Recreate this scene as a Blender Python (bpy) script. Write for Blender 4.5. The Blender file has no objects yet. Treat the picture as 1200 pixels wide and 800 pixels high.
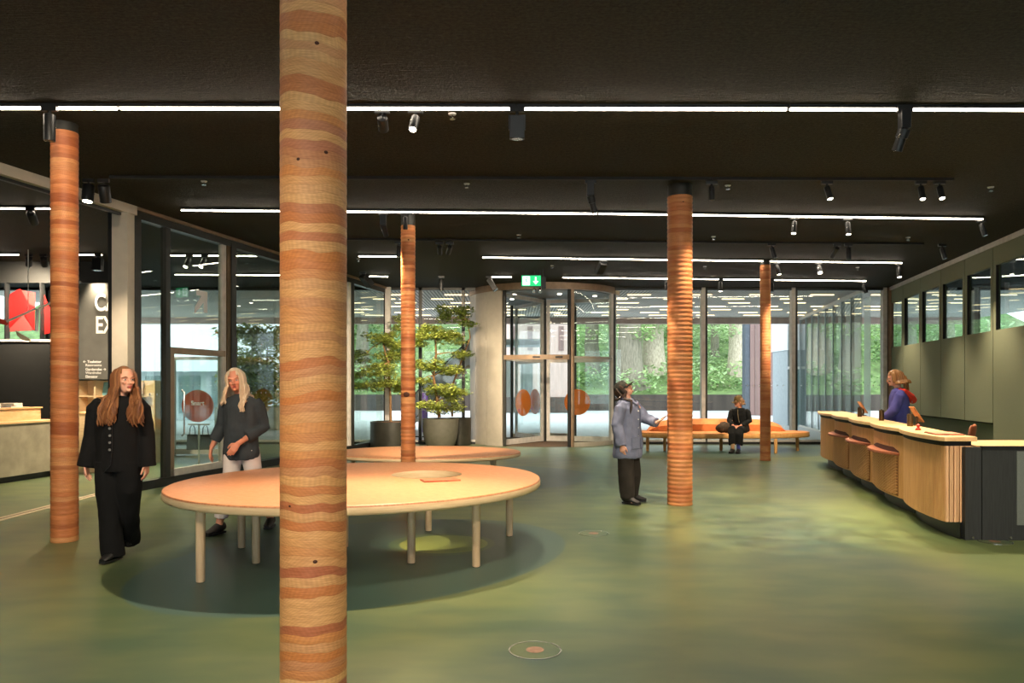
import bpy, bmesh, math, random
from mathutils import Vector, Matrix, Euler, noise as mnoise

# ---------------------------------------------------------------- camera, sky, exposure
sc = bpy.context.scene
C = sc.collection
F, CX, HY, EYE, CEIL = 890.0, 600.0, 452.0, 1.55, 4.17
cam = bpy.data.cameras.new('camera'); cam.sensor_width = 36.0; cam.lens = 36.0*F/1200.0
cam.shift_y = (HY-400.0)/1200.0; cam.clip_end = 300; cam.clip_start = 0.05
camo = bpy.data.objects.new('camera', cam); C.objects.link(camo)
camo.location = (0, 0, EYE); camo.rotation_euler = (math.pi/2, 0, 0)
sc.camera = camo
sc.view_settings.view_transform = 'Standard'; sc.view_settings.look = 'None'
sc.view_settings.gamma = 1.0; sc.view_settings.use_curve_mapping = False
sc.view_settings.exposure = 0.75
w = bpy.data.worlds.new('sky'); sc.world = w; w.use_nodes = True
bg = w.node_tree.nodes['Background']; bg.inputs[0].default_value = (0.86, 0.94, 1.0, 1); bg.inputs[1].default_value = 2.5
try:
    sc.cycles.use_denoising = True
    sc.cycles.max_bounces = 8; sc.cycles.diffuse_bounces = 4; sc.cycles.glossy_bounces = 3
    sc.cycles.transparent_max_bounces = 24; sc.cycles.sample_clamp_indirect = 4.0
    sc.cycles.caustics_reflective = False; sc.cycles.caustics_refractive = False
except Exception:
    pass
SPOT_W, STRIP_E, SOFFIT_E = 260.0, 22.0, 2.6
WARM = (1.0, 0.80, 0.56)
sunl = bpy.data.lights.new('daylight_sun', 'SUN'); sunl.energy = 1.3; sunl.angle = math.radians(25); sunl.color = (1, .97, .92)
suno = bpy.data.objects.new('daylight_sun', sunl); C.objects.link(suno); suno.rotation_euler = (math.radians(38), math.radians(18), 0)

R = random.Random(7)
V = Vector
PI = math.pi
def S(r, g, b):
    f = lambda c: (c/255/12.92) if c/255 <= .04045 else ((c/255+.055)/1.055)**2.4
    return (f(r), f(g), f(b), 1)
def at(px, py, d):
    return V(((px-CX)*d/F, d, EYE-(py-HY)*d/F))
def fl(px, py):
    d = F*EYE/(py-HY); return V(((px-CX)*d/F, d, 0))
def cl(px, py, z=CEIL):
    d = F*(z-EYE)/(HY-py); return V(((px-CX)*d/F, d, z))

# ---------------------------------------------------------------- materials
def newmat(name):
    m = bpy.data.materials.new(name); m.use_nodes = True
    nt = m.node_tree; b = nt.nodes['Principled BSDF']
    return m, nt, b
def N(nt, t, **kw):
    n = nt.nodes.new(t)
    for k, v in kw.items():
        if k in n.inputs: n.inputs[k].default_value = v
        else: setattr(n, k, v)
    return n
def mathn(nt, op, a, b=None, c=None):
    n = nt.nodes.new('ShaderNodeMath'); n.operation = op
    for i, v in enumerate((a, b, c)):
        if v is None: continue
        if isinstance(v, (int, float)): n.inputs[i].default_value = v
        else: nt.links.new(v, n.inputs[i])
    return n.outputs[0]
def mixc(nt, fac, a, b, mode='MIX'):
    n = nt.nodes.new('ShaderNodeMix'); n.data_type = 'RGBA'; n.blend_type = mode
    for i, v in ((0, fac), (6, a), (7, b)):
        if isinstance(v, (int, float)): n.inputs[i].default_value = v
        elif isinstance(v, tuple): n.inputs[i].default_value = v
        else: nt.links.new(v, n.inputs[i])
    return n.outputs[2]
def ramp(nt, fac, stops, interp='LINEAR'):
    n = nt.nodes.new('ShaderNodeValToRGB'); n.color_ramp.interpolation = interp
    e = n.color_ramp.elements
    while len(e) > 1: e.remove(e[-1])
    e[0].position = stops[0][0]; e[0].color = stops[0][1]
    for p, c in stops[1:]:
        x = e.new(p); x.color = c
    nt.links.new(fac, n.inputs[0]); return n.outputs[0]
def coords(nt, scale=(1, 1, 1), loc=(0, 0, 0), rot=(0, 0, 0)):
    t = nt.nodes.new('ShaderNodeTexCoord'); m = nt.nodes.new('ShaderNodeMapping')
    m.inputs['Scale'].default_value = scale; m.inputs['Location'].default_value = loc; m.inputs['Rotation'].default_value = rot
    nt.links.new(t.outputs['Object'], m.inputs[0]); return m.outputs[0]
def noise(nt, vec, scale, detail=3, rough=.5):
    n = N(nt, 'ShaderNodeTexNoise', Scale=scale, Detail=detail, Roughness=rough)
    nt.links.new(vec, n.inputs['Vector']); return n.outputs['Fac']
def bump(nt, b, h, strength=.2, dist=.01):
    n = N(nt, 'ShaderNodeBump', Strength=strength, Distance=dist)
    nt.links.new(h, n.inputs['Height']); nt.links.new(n.outputs[0], b.inputs['Normal'])
def plain(name, col, rough=.5, metal=0.0, var=.12, nscale=8, bmp=0.0, bscale=60, spec=.5, stretch=(1, 1, 1)):
    m, nt, b = newmat(name)
    v = coords(nt, stretch)
    f = noise(nt, v, nscale)
    lo = tuple(c*(1-var) for c in col[:3])+(1,); hi = tuple(min(1, c*(1+var)) for c in col[:3])+(1,)
    nt.links.new(ramp(nt, f, [(.3, lo), (.7, hi)]), b.inputs['Base Color'])
    b.inputs['Roughness'].default_value = rough; b.inputs['Metallic'].default_value = metal
    b.inputs['Specular IOR Level'].default_value = spec
    if bmp: bump(nt, b, noise(nt, v, bscale, 4), bmp)
    return m
def film(name, col, tr=.55):
    m, nt, b = newmat(name); b.inputs['Base Color'].default_value = col; b.inputs['Roughness'].default_value = .6
    t = N(nt, 'ShaderNodeBsdfTranslucent', Color=col); mx = nt.nodes.new('ShaderNodeMixShader'); mx.inputs[0].default_value = tr
    nt.links.new(b.outputs[0], mx.inputs[1]); nt.links.new(t.outputs[0], mx.inputs[2]); nt.links.new(mx.outputs[0], nt.nodes['Material Output'].inputs[0]); return m
def emit(name, col, strength):
    m, nt, b = newmat(name)
    b.inputs['Base Color'].default_value = col; b.inputs['Emission Color'].default_value = col
    b.inputs['Emission Strength'].default_value = strength; return m
def glass(name, tint=(.93, .965, .955, 1), ior=1.45, rough=0.0):
    m = bpy.data.materials.new(name); m.use_nodes = True; nt = m.node_tree; nt.nodes.clear()
    o = nt.nodes.new('ShaderNodeOutputMaterial'); t = N(nt, 'ShaderNodeBsdfTransparent', Color=tint)
    g = N(nt, 'ShaderNodeBsdfGlossy', Roughness=rough); lw = N(nt, 'ShaderNodeLayerWeight', Blend=.5)
    r0 = ((ior-1)/(ior+1))**2
    fac = mathn(nt, 'ADD', mathn(nt, 'MULTIPLY', mathn(nt, 'POWER', lw.outputs['Facing'], 5), 1-r0), r0)
    mx = nt.nodes.new('ShaderNodeMixShader')
    nt.links.new(fac, mx.inputs[0]); nt.links.new(t.outputs[0], mx.inputs[1]); nt.links.new(g.outputs[0], mx.inputs[2])
    nt.links.new(mx.outputs[0], o.inputs[0]); return m
def banded(name, stops, per_m=17.0, rough=.5, grain=.35, seed=0.0, warp=.4, hatch=40.0):
    # stacked wood layers: each layer a tone of its own, wavy joints, fine end grain
    m, nt, b = newmat(name)
    t = nt.nodes.new('ShaderNodeTexCoord'); o = t.outputs['Object']
    sep = nt.nodes.new('ShaderNodeSeparateXYZ'); nt.links.new(o, sep.inputs[0])
    mp = nt.nodes.new('ShaderNodeMapping'); mp.inputs['Scale'].default_value = (1, 1, .8); mp.inputs['Location'].default_value = (seed, seed, seed)
    nt.links.new(o, mp.inputs[0])
    wv = noise(nt, mp.outputs[0], 3.2, 2)
    z = mathn(nt, 'ADD', mathn(nt, 'MULTIPLY', sep.outputs[2], per_m), mathn(nt, 'MULTIPLY', wv, warp*4))
    cell = mathn(nt, 'FLOOR', z); fr = mathn(nt, 'FRACT', z)
    wn = nt.nodes.new('ShaderNodeTexWhiteNoise'); wn.noise_dimensions = '1D'; nt.links.new(mathn(nt, 'ADD', cell, seed), wn.inputs['W'])
    col = ramp(nt, wn.outputs['Value'], stops, 'LINEAR')
    # fine hatching: growth rings cut at an angle that changes from layer to layer
    ang = mathn(nt, 'MULTIPLY', mathn(nt, 'ARCTAN2', sep.outputs[0], sep.outputs[1]), hatch)
    sl = mathn(nt, 'MULTIPLY', mathn(nt, 'SUBTRACT', wn.outputs['Value'], .5), 900)
    hs = mathn(nt, 'SINE', mathn(nt, 'ADD', mathn(nt, 'ADD', ang, mathn(nt, 'MULTIPLY', sep.outputs[2], sl)), mathn(nt, 'MULTIPLY', wv, 30)))
    col = mixc(nt, mathn(nt, 'MULTIPLY', mathn(nt, 'ADD', mathn(nt, 'MULTIPLY', hs, .5), .5), .11), col, (.16, .06, .03, 1))
    # grain within a layer
    mp2 = nt.nodes.new('ShaderNodeMapping'); mp2.inputs['Scale'].default_value = (6, 6, 90); mp2.inputs['Rotation'].default_value = (0, .25, 0); nt.links.new(o, mp2.inputs[0])
    g = noise(nt, mp2.outputs[0], 2.2, 5, .6)
    col = mixc(nt, grain, col, ramp(nt, g, [(.3, (.42, .26, .16, 1)), (.62, (1, 1, 1, 1))]), 'MULTIPLY')
    edge = mathn(nt, 'LESS_THAN', fr, .09)
    col = mixc(nt, mathn(nt, 'MULTIPLY', edge, .16), col, (.2, .08, .035, 1))
    nt.links.new(col, b.inputs['Base Color']); b.inputs['Roughness'].default_value = rough
    b.inputs['Specular IOR Level'].default_value = .3
    bump(nt, b, mathn(nt, 'ADD', g, mathn(nt, 'PINGPONG', z, .5)), .25, .006)
    return m

M = {}
PALE = [(0, S(230, 178, 118)), (.2, S(206, 132, 80)), (.36, S(188, 114, 80)), (.5, S(234, 186, 126)), (.64, S(214, 138, 78)), (.78, S(192, 122, 90)), (.92, S(228, 174, 116))]
RED = [(0, S(210, 132, 80)), (.15, S(158, 86, 50)), (.3, S(216, 146, 92)), (.5, S(188, 108, 64)), (.62, S(222, 160, 104)), (.78, S(166, 94, 56)), (.9, S(210, 134, 82))]
ORG = [(0, S(206, 136, 86)), (.25, S(186, 110, 68)), (.5, S(214, 150, 98)), (.7, S(194, 120, 76)), (.85, S(210, 144, 92))]
M['col_pale'] = banded('laminated_wood_pale', PALE, 23, .5, .5, 3.1, .75)
M['col_red'] = banded('laminated_wood_red', RED, 23, .5, .5, 9.4, .3)
M['col_orange'] = banded('laminated_wood_orange', ORG, 18, .5, .4, 5.7, .2)
M['col_orange_b'] = banded('laminated_wood_amber', ORG, 18, .5, .4, 12.2, .2)
M['col_brown'] = banded('laminated_wood_brown', RED, 20, .5, .4, 1.2, .2)
M['steel_dark'] = plain('dark_steel', S(38, 38, 34), .6)
M['black'] = plain('black_metal', S(24, 25, 26), .45)
M['black_matt'] = plain('black_matt_paint', S(20, 21, 20), .8)
M['mullion_dark'] = plain('dark_bronze_frame', S(52, 52, 48), .4, .3)
M['mullion_light'] = plain('anodised_light_frame', S(204, 198, 190), .45, .1)
M['bronze'] = plain('bronze_trim', S(150, 126, 102), .4, .4)
M['cladding'] = plain('light_grey_cladding', S(176, 168, 154), .5, .1, .05)
M['beam_white'] = plain('cream_paint', S(200, 190, 174), .5, 0, .04)
M['glass'] = glass('clear_glass'); M['glass_b'] = glass('bluish_glass', (.84, .93, .93, 1), 1.6)
M['glass_side'] = glass('reflective_glass', (.82, .88, .84, 1), 1.75)
M['strip'] = emit('strip_diffuser', (1, .86, .68, 1), STRIP_E)
M['soffit_strip'] = emit('soffit_diffuser', (1, .74, .40, 1), SOFFIT_E)
M['lens'] = emit('lamp_lens', (1, .86, .66, 1), 14.0)
M['lens_off'] = plain('lamp_lens_unlit', S(120, 118, 110), .2, .3)
M['chrome'] = plain('chrome', S(190, 190, 188), .25, .9)
M['rail_black'] = plain('rail_black', S(9, 9, 9), .7)
M['white'] = plain('white_paint', S(226, 226, 224), .6, 0, .03)
# ceiling: sprayed dark acoustic plaster
m, nt, b = newmat('dark_sprayed_ceiling'); v = coords(nt, (1, 1, 1))
nt.links.new(ramp(nt, noise(nt, v, 30, 6, .7), [(.3, S(35, 34, 27)), (.7, S(65, 62, 50))]), b.inputs['Base Color'])
b.inputs['Roughness'].default_value = .8; b.inputs['Specular IOR Level'].default_value = .15
bump(nt, b, mathn(nt, 'ADD', noise(nt, v, 55, 5, .7), noise(nt, coords(nt, (3, 25, 3)), 3, 4)), .7, .03); M['ceiling'] = m
# green wall panels
m, nt, b = newmat('green_felt_panel'); v = coords(nt)
nt.links.new(ramp(nt, noise(nt, v, 140, 4, .7), [(.3, S(100, 106, 84)), (.7, S(126, 131, 104))]), b.inputs['Base Color'])
b.inputs['Roughness'].default_value = .85; M['panel_green'] = m
# poured floor with painted colour fields and one painted pool of light
m, nt, b = newmat('poured_green_floor'); v = coords(nt)
big = noise(nt, coords(nt, (.55, .3, 1), (3.7, 1.3, 0)), 1.0, 2, .45)
col = ramp(nt, big, [(.3, S(58, 84, 70)), (.44, S(76, 96, 68)), (.56, S(96, 110, 70)), (.72, S(112, 120, 76))])
sm = noise(nt, coords(nt, (1.1, 2.2, 1), (9, 4, 0)), 1.6, 2, .5)
col = mixc(nt, .28, col, ramp(nt, sm, [(.36, S(62, 80, 68)), (.64, S(122, 124, 84))]))
sp = nt.nodes.new('ShaderNodeSeparateXYZ'); nt.links.new(v, sp.inputs[0])
def ell(cx, cy, a, bb, ang, soft=.015):
    dx = mathn(nt, 'SUBTRACT', sp.outputs[0], cx); dy = mathn(nt, 'SUBTRACT', sp.outputs[1], cy)
    c, s = math.cos(ang), math.sin(ang)
    u = mathn(nt, 'DIVIDE', mathn(nt, 'ADD', mathn(nt, 'MULTIPLY', dx, c), mathn(nt, 'MULTIPLY', dy, s)), a)
    q = mathn(nt, 'DIVIDE', mathn(nt, 'SUBTRACT', mathn(nt, 'MULTIPLY', dy, c), mathn(nt, 'MULTIPLY', dx, s)), bb)
    r = mathn(nt, 'SQRT', mathn(nt, 'ADD', mathn(nt, 'MULTIPLY', u, u), mathn(nt, 'MULTIPLY', q, q)))
    n = nt.nodes.new('ShaderNodeMapRange'); n.inputs[1].default_value = 1-soft; n.inputs[2].default_value = 1+soft
    n.inputs[3].default_value = 1; n.inputs[4].default_value = 0; nt.links.new(r, n.inputs[0]); return n.outputs[0]
for (cx, cy, a, bb, ang, colr, k, soft) in [
        (5.6, 8.6, 3.3, 2.0, 1.25, S(108, 124, 66), .45, .12),
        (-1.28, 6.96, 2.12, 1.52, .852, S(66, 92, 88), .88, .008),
        (-.69, 7.46, .52, .52, 0, S(92, 116, 78), .8, .02), (-.67, 7.46, .43, .43, 0, S(148, 162, 84), 1, .02),  # both discs: light falling through the table hole, painted into the floor
        (-1.2, 12.9, 2.6, 2.0, .2, S(66, 92, 86), .85, .02), (4.95, 18.1, 2.75, 1.75, 0, S(72, 92, 86), .85, .02)]:
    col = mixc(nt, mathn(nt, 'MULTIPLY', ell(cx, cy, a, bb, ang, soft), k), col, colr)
fine = noise(nt, v, 190, 3, .7)
col = mixc(nt, .22, col, ramp(nt, fine, [(.35, (.25, .25, .25, 1)), (.65, (1, 1, 1, 1))]), 'MULTIPLY')
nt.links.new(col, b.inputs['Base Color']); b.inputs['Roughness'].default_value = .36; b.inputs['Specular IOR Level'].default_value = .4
bump(nt, b, fine, .06, .004); M['floor'] = m
# table top: little blocks of end grain
m, nt, b = newmat('end_grain_blocks'); v = coords(nt, (1, 1, 1), (0, 0, 0), (0, 0, .6))
br = N(nt, 'ShaderNodeTexBrick', Scale=9.0); br.inputs['Color1'].default_value = S(224, 162, 120); br.inputs['Color2'].default_value = S(210, 140, 98)
br.inputs['Mortar'].default_value = S(190, 116, 74); br.inputs['Mortar Size'].default_value = .008; nt.links.new(v, br.inputs['Vector'])
g = noise(nt, coords(nt, (6, 40, 1), (0, 0, 0), (0, 0, .6)), 3, 4)
col = mixc(nt, .5, br.outputs['Color'], ramp(nt, g, [(.3, S(198, 118, 74)), (.7, S(238, 178, 130))]))
nt.links.new(col, b.inputs['Base Color']); b.inputs['Roughness'].default_value = .4; M['endgrain'] = m
def wood(name, a, c, rough=.5, sc_=(2, 2, 30), rot=(0, 0, 0), spec=.35):
    m, nt, b = newmat(name); v = coords(nt, sc_, (0, 0, 0), rot)
    nt.links.new(ramp(nt, noise(nt, v, 2.5, 5, .6), [(.3, a), (.7, c)]), b.inputs['Base Color'])
    b.inputs['Roughness'].default_value = rough; b.inputs['Specular IOR Level'].default_value = spec
    return m
M['birch'] = wood('pale_birch', S(214, 184, 142), S(236, 210, 170), .5, (2, 2, 40))
M['birch_leg'] = wood('pale_birch_leg', S(222, 188, 148), S(238, 208, 172), .5, (30, 30, 2))
M['oak'] = wood('oak_slats', S(196, 142, 88), S(220, 170, 112), .5, (14, 14, 1.2))
M['oak_light'] = wood('oak_slats_light', S(206, 160, 118), S(226, 184, 142), .5, (14, 14, 1.2))
M['counter_top'] = wood('ash_worktop', S(226, 180, 124), S(240, 202, 152), .4, (6, 2, 6))
M['redwood'] = wood('reddish_shelf_wood', S(150, 84, 58), S(184, 112, 80), .45, (4, 2, 6))
M['bench_wood'] = wood('bench_wood', S(206, 146, 84), S(226, 172, 106), .45, (2, 30, 2))
M['terracotta'] = plain('terracotta_felt', S(220, 140, 84), .85, 0, .12, 10, .2, 200)
M['dark_ply'] = wood('charcoal_stained_board', S(40, 43, 44), S(52, 55, 56), .6, (30, 30, 1.5))
M['felt_grey'] = plain('grey_felt', S(104, 112, 108), .9, 0, .18, 160)
M['concrete'] = plain('grey_concrete', S(150, 142, 120), .8, 0, .2, 4, .2, 20)
M['leather'] = plain('brown_leather', S(138, 78, 50), .5)
M['bronze_dark'] = plain('dark_bronze', S(92, 72, 46), .35, .7)
M['soil'] = plain('bark_mulch', S(120, 74, 46), .9, 0, .4, 30, .6, 60)
M['pot_metal'] = plain('blackened_steel_pot', S(70, 68, 62), .38, .7, .3, 3)
M['pot_stone'] = plain('dark_stone_pot', S(84, 82, 72), .6, 0, .12, 10, .15, 60)
M['bark'] = plain('tree_bark', S(128, 98, 66), .85, 0, .35, 14, .6, 30, .3, (6, 6, 1))
def leafmat(name, a, c, e):
    m, nt, b = newmat(name)
    o = nt.nodes.new('ShaderNodeNewGeometry')
    nt.links.new(ramp(nt, o.outputs['Random Per Island'], [(0, a), (.5, c), (1, e)]), b.inputs['Base Color'])
    b.inputs['Roughness'].default_value = .5; b.inputs['Subsurface Weight'].default_value = 0
    tr = N(nt, 'ShaderNodeBsdfTranslucent', Color=e); mx = nt.nodes.new('ShaderNodeMixShader'); mx.inputs[0].default_value = .3
    nt.links.new(b.outputs[0], mx.inputs[1]); nt.links.new(tr.outputs[0], mx.inputs[2])
    nt.links.new(mx.outputs[0], nt.nodes['Material Output'].inputs[0]); return m
M['leaf'] = leafmat('indoor_leaves', S(112, 132, 52), S(152, 166, 74), S(190, 196, 108))
M['leaf_dk'] = leafmat('indoor_leaves_deep', S(78, 100, 40), S(112, 134, 54), S(150, 162, 78))
M['leaf_out'] = leafmat('woodland_leaves', S(96, 138, 76), S(138, 176, 110), S(190, 212, 150))
M['leaf_out2'] = leafmat('woodland_leaves_pale', S(130, 164, 112), S(168, 196, 142), S(206, 222, 178))
M['leaf_out3'] = leafmat('woodland_leaves_dark', S(60, 96, 58), S(92, 128, 78), S(130, 160, 96))
M['bark_out'] = plain('woodland_bark', S(132, 126, 112), .9, 0, .3, 4, .7, 12, .2, (3, 3, .6))
M['bark_pale'] = plain('woodland_bark_pale', S(186, 174, 156), .9, 0, .35, 6, .7, 14, .2, (3, 3, .8))
M['paving'] = plain('pale_paving', S(178, 180, 182), .55, 0, .06, 3)
M['dark_wall'] = plain('dark_retaining_boards', S(66, 58, 52), .7, 0, .5, 1.4, .2, 8, .4, (1.2, 1, .1))
M['mauve'] = plain('mauve_brown_cladding', S(126, 100, 96), .6, 0, .1, 2, 0, 10, .4, (3, 3, .2))
M['pinkish'] = plain('pale_pink_render', S(186, 162, 154), .7, 0, .1, 2, 0, 10, .4, (3, 3, .3))
M['render_white'] = plain('white_render', S(224, 228, 234), .7, 0, .03)
M['render_grey'] = plain('grey_render', S(164, 172, 178), .7, 0, .06)
M['soil_out'] = plain('woodland_floor', S(96, 118, 70), .95, 0, .4, 2, .5, 10)
# slatted soffit
m, nt, b = newmat('slatted_soffit'); v = coords(nt)
wv = N(nt, 'ShaderNodeTexWave', Scale=3.2); wv.bands_direction = 'X'; nt.links.new(v, wv.inputs['Vector'])
wv2 = N(nt, 'ShaderNodeTexWave', Scale=2.2); wv2.bands_direction = 'Y'; nt.links.new(v, wv2.inputs['Vector'])
mx = mathn(nt, 'MULTIPLY', wv.outputs['Fac'], mathn(nt, 'ADD', mathn(nt, 'MULTIPLY', wv2.outputs['Fac'], .5), .5))
nt.links.new(ramp(nt, mx, [(.1, S(120, 114, 106)), (.6, S(232, 224, 212))]), b.inputs['Base Color']); b.inputs['Roughness'].default_value = .6; M['soffit'] = m

# ---------------------------------------------------------------- mesh builder
class MB:
    def __init__(s): s.v = []; s.f = []; s.mi = []; s.k = 0
    def add(s, vs, fs):
        o = len(s.v); s.v += [tuple(p) for p in vs]
        for f in fs: s.f.append(tuple(i+o for i in f)); s.mi.append(s.k)
        return s
    def box(s, lo, hi, Mx=None):
        x0, y0, z0 = lo; x1, y1, z1 = hi
        vs = [V(p) for p in ((x0,y0,z0),(x1,y0,z0),(x1,y1,z0),(x0,y1,z0),(x0,y0,z1),(x1,y0,z1),(x1,y1,z1),(x0,y1,z1))]
        if Mx: vs = [Mx @ p for p in vs]
        return s.add(vs, [(3,2,1,0),(4,5,6,7),(0,1,5,4),(1,2,6,5),(2,3,7,6),(3,0,4,7)])
    def cbox(s, c, size, Mx=None):
        h = [q/2 for q in size]
        return s.box([c[i]-h[i] for i in range(3)], [c[i]+h[i] for i in range(3)], Mx)
    def bar(s, a, b, wd, z0, z1):          # wall-like box from a to b (x, y), width wd
        a = V((a[0], a[1], 0)); b = V((b[0], b[1], 0)); d = (b-a).normalized(); n = V((-d.y, d.x, 0))*wd/2
        q = [a-n, b-n, b+n, a+n]
        return s.add([V((p.x, p.y, z)) for z in (z0, z1) for p in q], [(3,2,1,0),(4,5,6,7),(0,1,5,4),(1,2,6,5),(2,3,7,6),(3,0,4,7)])
    def tube(s, pts, rad, n=10, side=None, cap=True):
        pts = [V(p) for p in pts]; rr = [r if isinstance(r, (tuple, list)) else (r, r) for r in (rad if isinstance(rad, (list, tuple)) else [rad]*len(pts))]
        vs = []; sd = V(side) if side else None
        for i, p in enumerate(pts):
            t = (pts[min(i+1, len(pts)-1)]-pts[max(i-1, 0)])
            t = t.normalized() if t.length > 1e-9 else V((0, 0, 1))
            if sd is None:
                sd = V((1, 0, 0)) if abs(t.x) < .9 else V((0, 1, 0))
            u = (sd-t*sd.dot(t)); u = u.normalized() if u.length > 1e-6 else t.orthogonal().normalized()
            wv = t.cross(u)
            if not side: sd = u
            for k in range(n):
                a = 2*PI*k/n; vs.append(p+u*math.cos(a)*rr[i][0]+wv*math.sin(a)*rr[i][1])
        L = len(pts); fs = [(i*n+k, i*n+(k+1) % n, (i+1)*n+(k+1) % n, (i+1)*n+k) for i in range(L-1) for k in range(n)]
        if cap:
            fs += [tuple(range(n-1, -1, -1)), tuple((L-1)*n+k for k in range(n))]
        return s.add(vs, fs)
    def cyl(s, a, b, r0, r1=None, n=16): return s.tube([a, b], [r0, r0 if r1 is None else r1], n)
    def lathe(s, prof, c=(0, 0, 0), n=32, cap=True):
        vs = [V((c[0]+r*math.cos(2*PI*k/n), c[1]+r*math.sin(2*PI*k/n), c[2]+z)) for r, z in prof for k in range(n)]
        L = len(prof); fs = [(i*n+k, i*n+(k+1) % n, (i+1)*n+(k+1) % n, (i+1)*n+k) for i in range(L-1) for k in range(n)]
        if cap: fs += [tuple(range(n-1, -1, -1)), tuple((L-1)*n+k for k in range(n))]
        return s.add(vs, fs)
    def ball(s, c, r, n=12, m=8, Mx=None):
        r = r if isinstance(r, (tuple, list)) else (r, r, r); vs = []; c = V(c)
        for i in range(m+1):
            th = PI*i/m
            for k in range(n):
                p = V((r[0]*math.sin(th)*math.cos(2*PI*k/n), r[1]*math.sin(th)*math.sin(2*PI*k/n), r[2]*math.cos(th)))
                vs.append((Mx @ p if Mx else p)+c)
        return s.add(vs, [(i*n+k, (i+1)*n+k, (i+1)*n+(k+1) % n, i*n+(k+1) % n) for i in range(m) for k in range(n)])
    def prism(s, poly, z0, z1):
        n = len(poly); vs = [V((p[0], p[1], z)) for z in (z0, z1) for p in poly]
        return s.add(vs, [tuple(range(n-1, -1, -1)), tuple(range(n, 2*n))]+[(k, (k+1) % n, n+(k+1) % n, n+k) for k in range(n)])
    def build(s, name, mats, parent=None, smooth=False, loc=None, bevel=0, kind=None, mtx=None, sub=0):
        me = bpy.data.meshes.new(name); me.from_pydata(s.v, [], s.f)
        bm = bmesh.new(); bm.from_mesh(me); bmesh.ops.remove_doubles(bm, verts=bm.verts, dist=1e-5)
        bmesh.ops.recalc_face_normals(bm, faces=bm.faces); bm.to_mesh(me); bm.free()
        mats = mats if isinstance(mats, list) else [mats]
        for m in mats: me.materials.append(m)
        if len(mats) > 1 and len(me.polygons) == len(s.mi): me.polygons.foreach_set('material_index', s.mi)
        if smooth:
            me.polygons.foreach_set('use_smooth', [True]*len(me.polygons))
            try: me.set_sharp_from_angle(angle=math.radians(42))
            except Exception: pass
        o = bpy.data.objects.new(name, me); C.objects.link(o)
        if parent is not None: o.parent = parent
        if loc is not None: o.location = loc
        if mtx is not None: o.matrix_local = mtx
        if bevel:
            md = o.modifiers.new('bevel', 'BEVEL'); md.width = bevel; md.segments = 2; md.limit_method = 'ANGLE'
        if sub:
            md = o.modifiers.new('subdivision', 'SUBSURF'); md.levels = sub; md.render_levels = sub
        if kind: o['kind'] = kind
        return o
def tag(o, label, cat, group=None):
    o['label'] = label; o['category'] = cat; o['kind'] = 'thing'
    if group: o['group'] = group
    return o
def thing(name, label, cat, loc=(0, 0, 0), rz=0, group=None):
    o = bpy.data.objects.new(name, None); C.objects.link(o); o.location = loc; o.rotation_euler = (0, 0, rz); o.empty_display_size = .1
    return tag(o, label, cat, group)
def text(body, size, name, mat_, parent, mtx, extrude=.001, align='LEFT', bold=False):
    cu = bpy.data.curves.new(name, 'FONT'); cu.body = body; cu.size = size; cu.extrude = extrude; cu.align_x = align
    if bold: cu.offset = size*.02
    tmp = bpy.data.objects.new('tmp', cu); C.objects.link(tmp)
    me = bpy.data.meshes.new_from_object(tmp.evaluated_get(bpy.context.evaluated_depsgraph_get())); bpy.data.objects.remove(tmp); bpy.data.curves.remove(cu)
    me.materials.clear(); me.materials.append(mat_)
    o = bpy.data.objects.new(name, me); C.objects.link(o); o.parent = parent; o.matrix_local = mtx; return o
STAND = Matrix.Rotation(PI/2, 4, 'X')       # text lying in x-y -> standing, facing -y
# ---------------------------------------------------------------- room shell
LW = lambda d: -8.25+.24*d           # left glass partition, x at depth d
RW = lambda d: 6.02+.20*d            # right panelled wall
YB = 20.3                            # glass front at the back
def struct(name, mb, m, **k): return mb.build(name, m, kind='structure', **k)
struct('floor', MB().box((-15, -8, -.2), (18, YB, 0)), M['floor'])
struct('ceiling', MB().box((-15, -8, CEIL), (18, YB+.1, CEIL+.3)), M['ceiling'])
mb = MB()
mb.box((-15, -8.2, 0), (-6, -8, CEIL)); mb.box((7, -8.2, 0), (18, -8, CEIL)); mb.box((-6, -8.2, 0), (7, -8, .3)); mb.box((-6, -8.2, 3.9), (7, -8, CEIL))
struct('wall_rear', mb, M['black_matt'])
wi = [0]
def window(mb, m, **k):
    wi[0] += 1; return struct('window_%d' % wi[0], mb, m, **k)
ti = [0]
def trim(mb, m, **k):
    ti[0] += 1; return struct('trim_%d' % ti[0], mb, m, **k)
window(MB().box((-6, -8.12, .3), (7, -8.1, 3.9)), M['glass'])  # unseen rear window, added to let daylight in from behind
struct('wall_left', MB().box((-15.2, -8, 0), (-15, YB, CEIL)), M['black_matt'])
struct('wall_far_right', MB().box((18, -8, 0), (18.2, YB, CEIL)), M['black_matt'])

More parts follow.
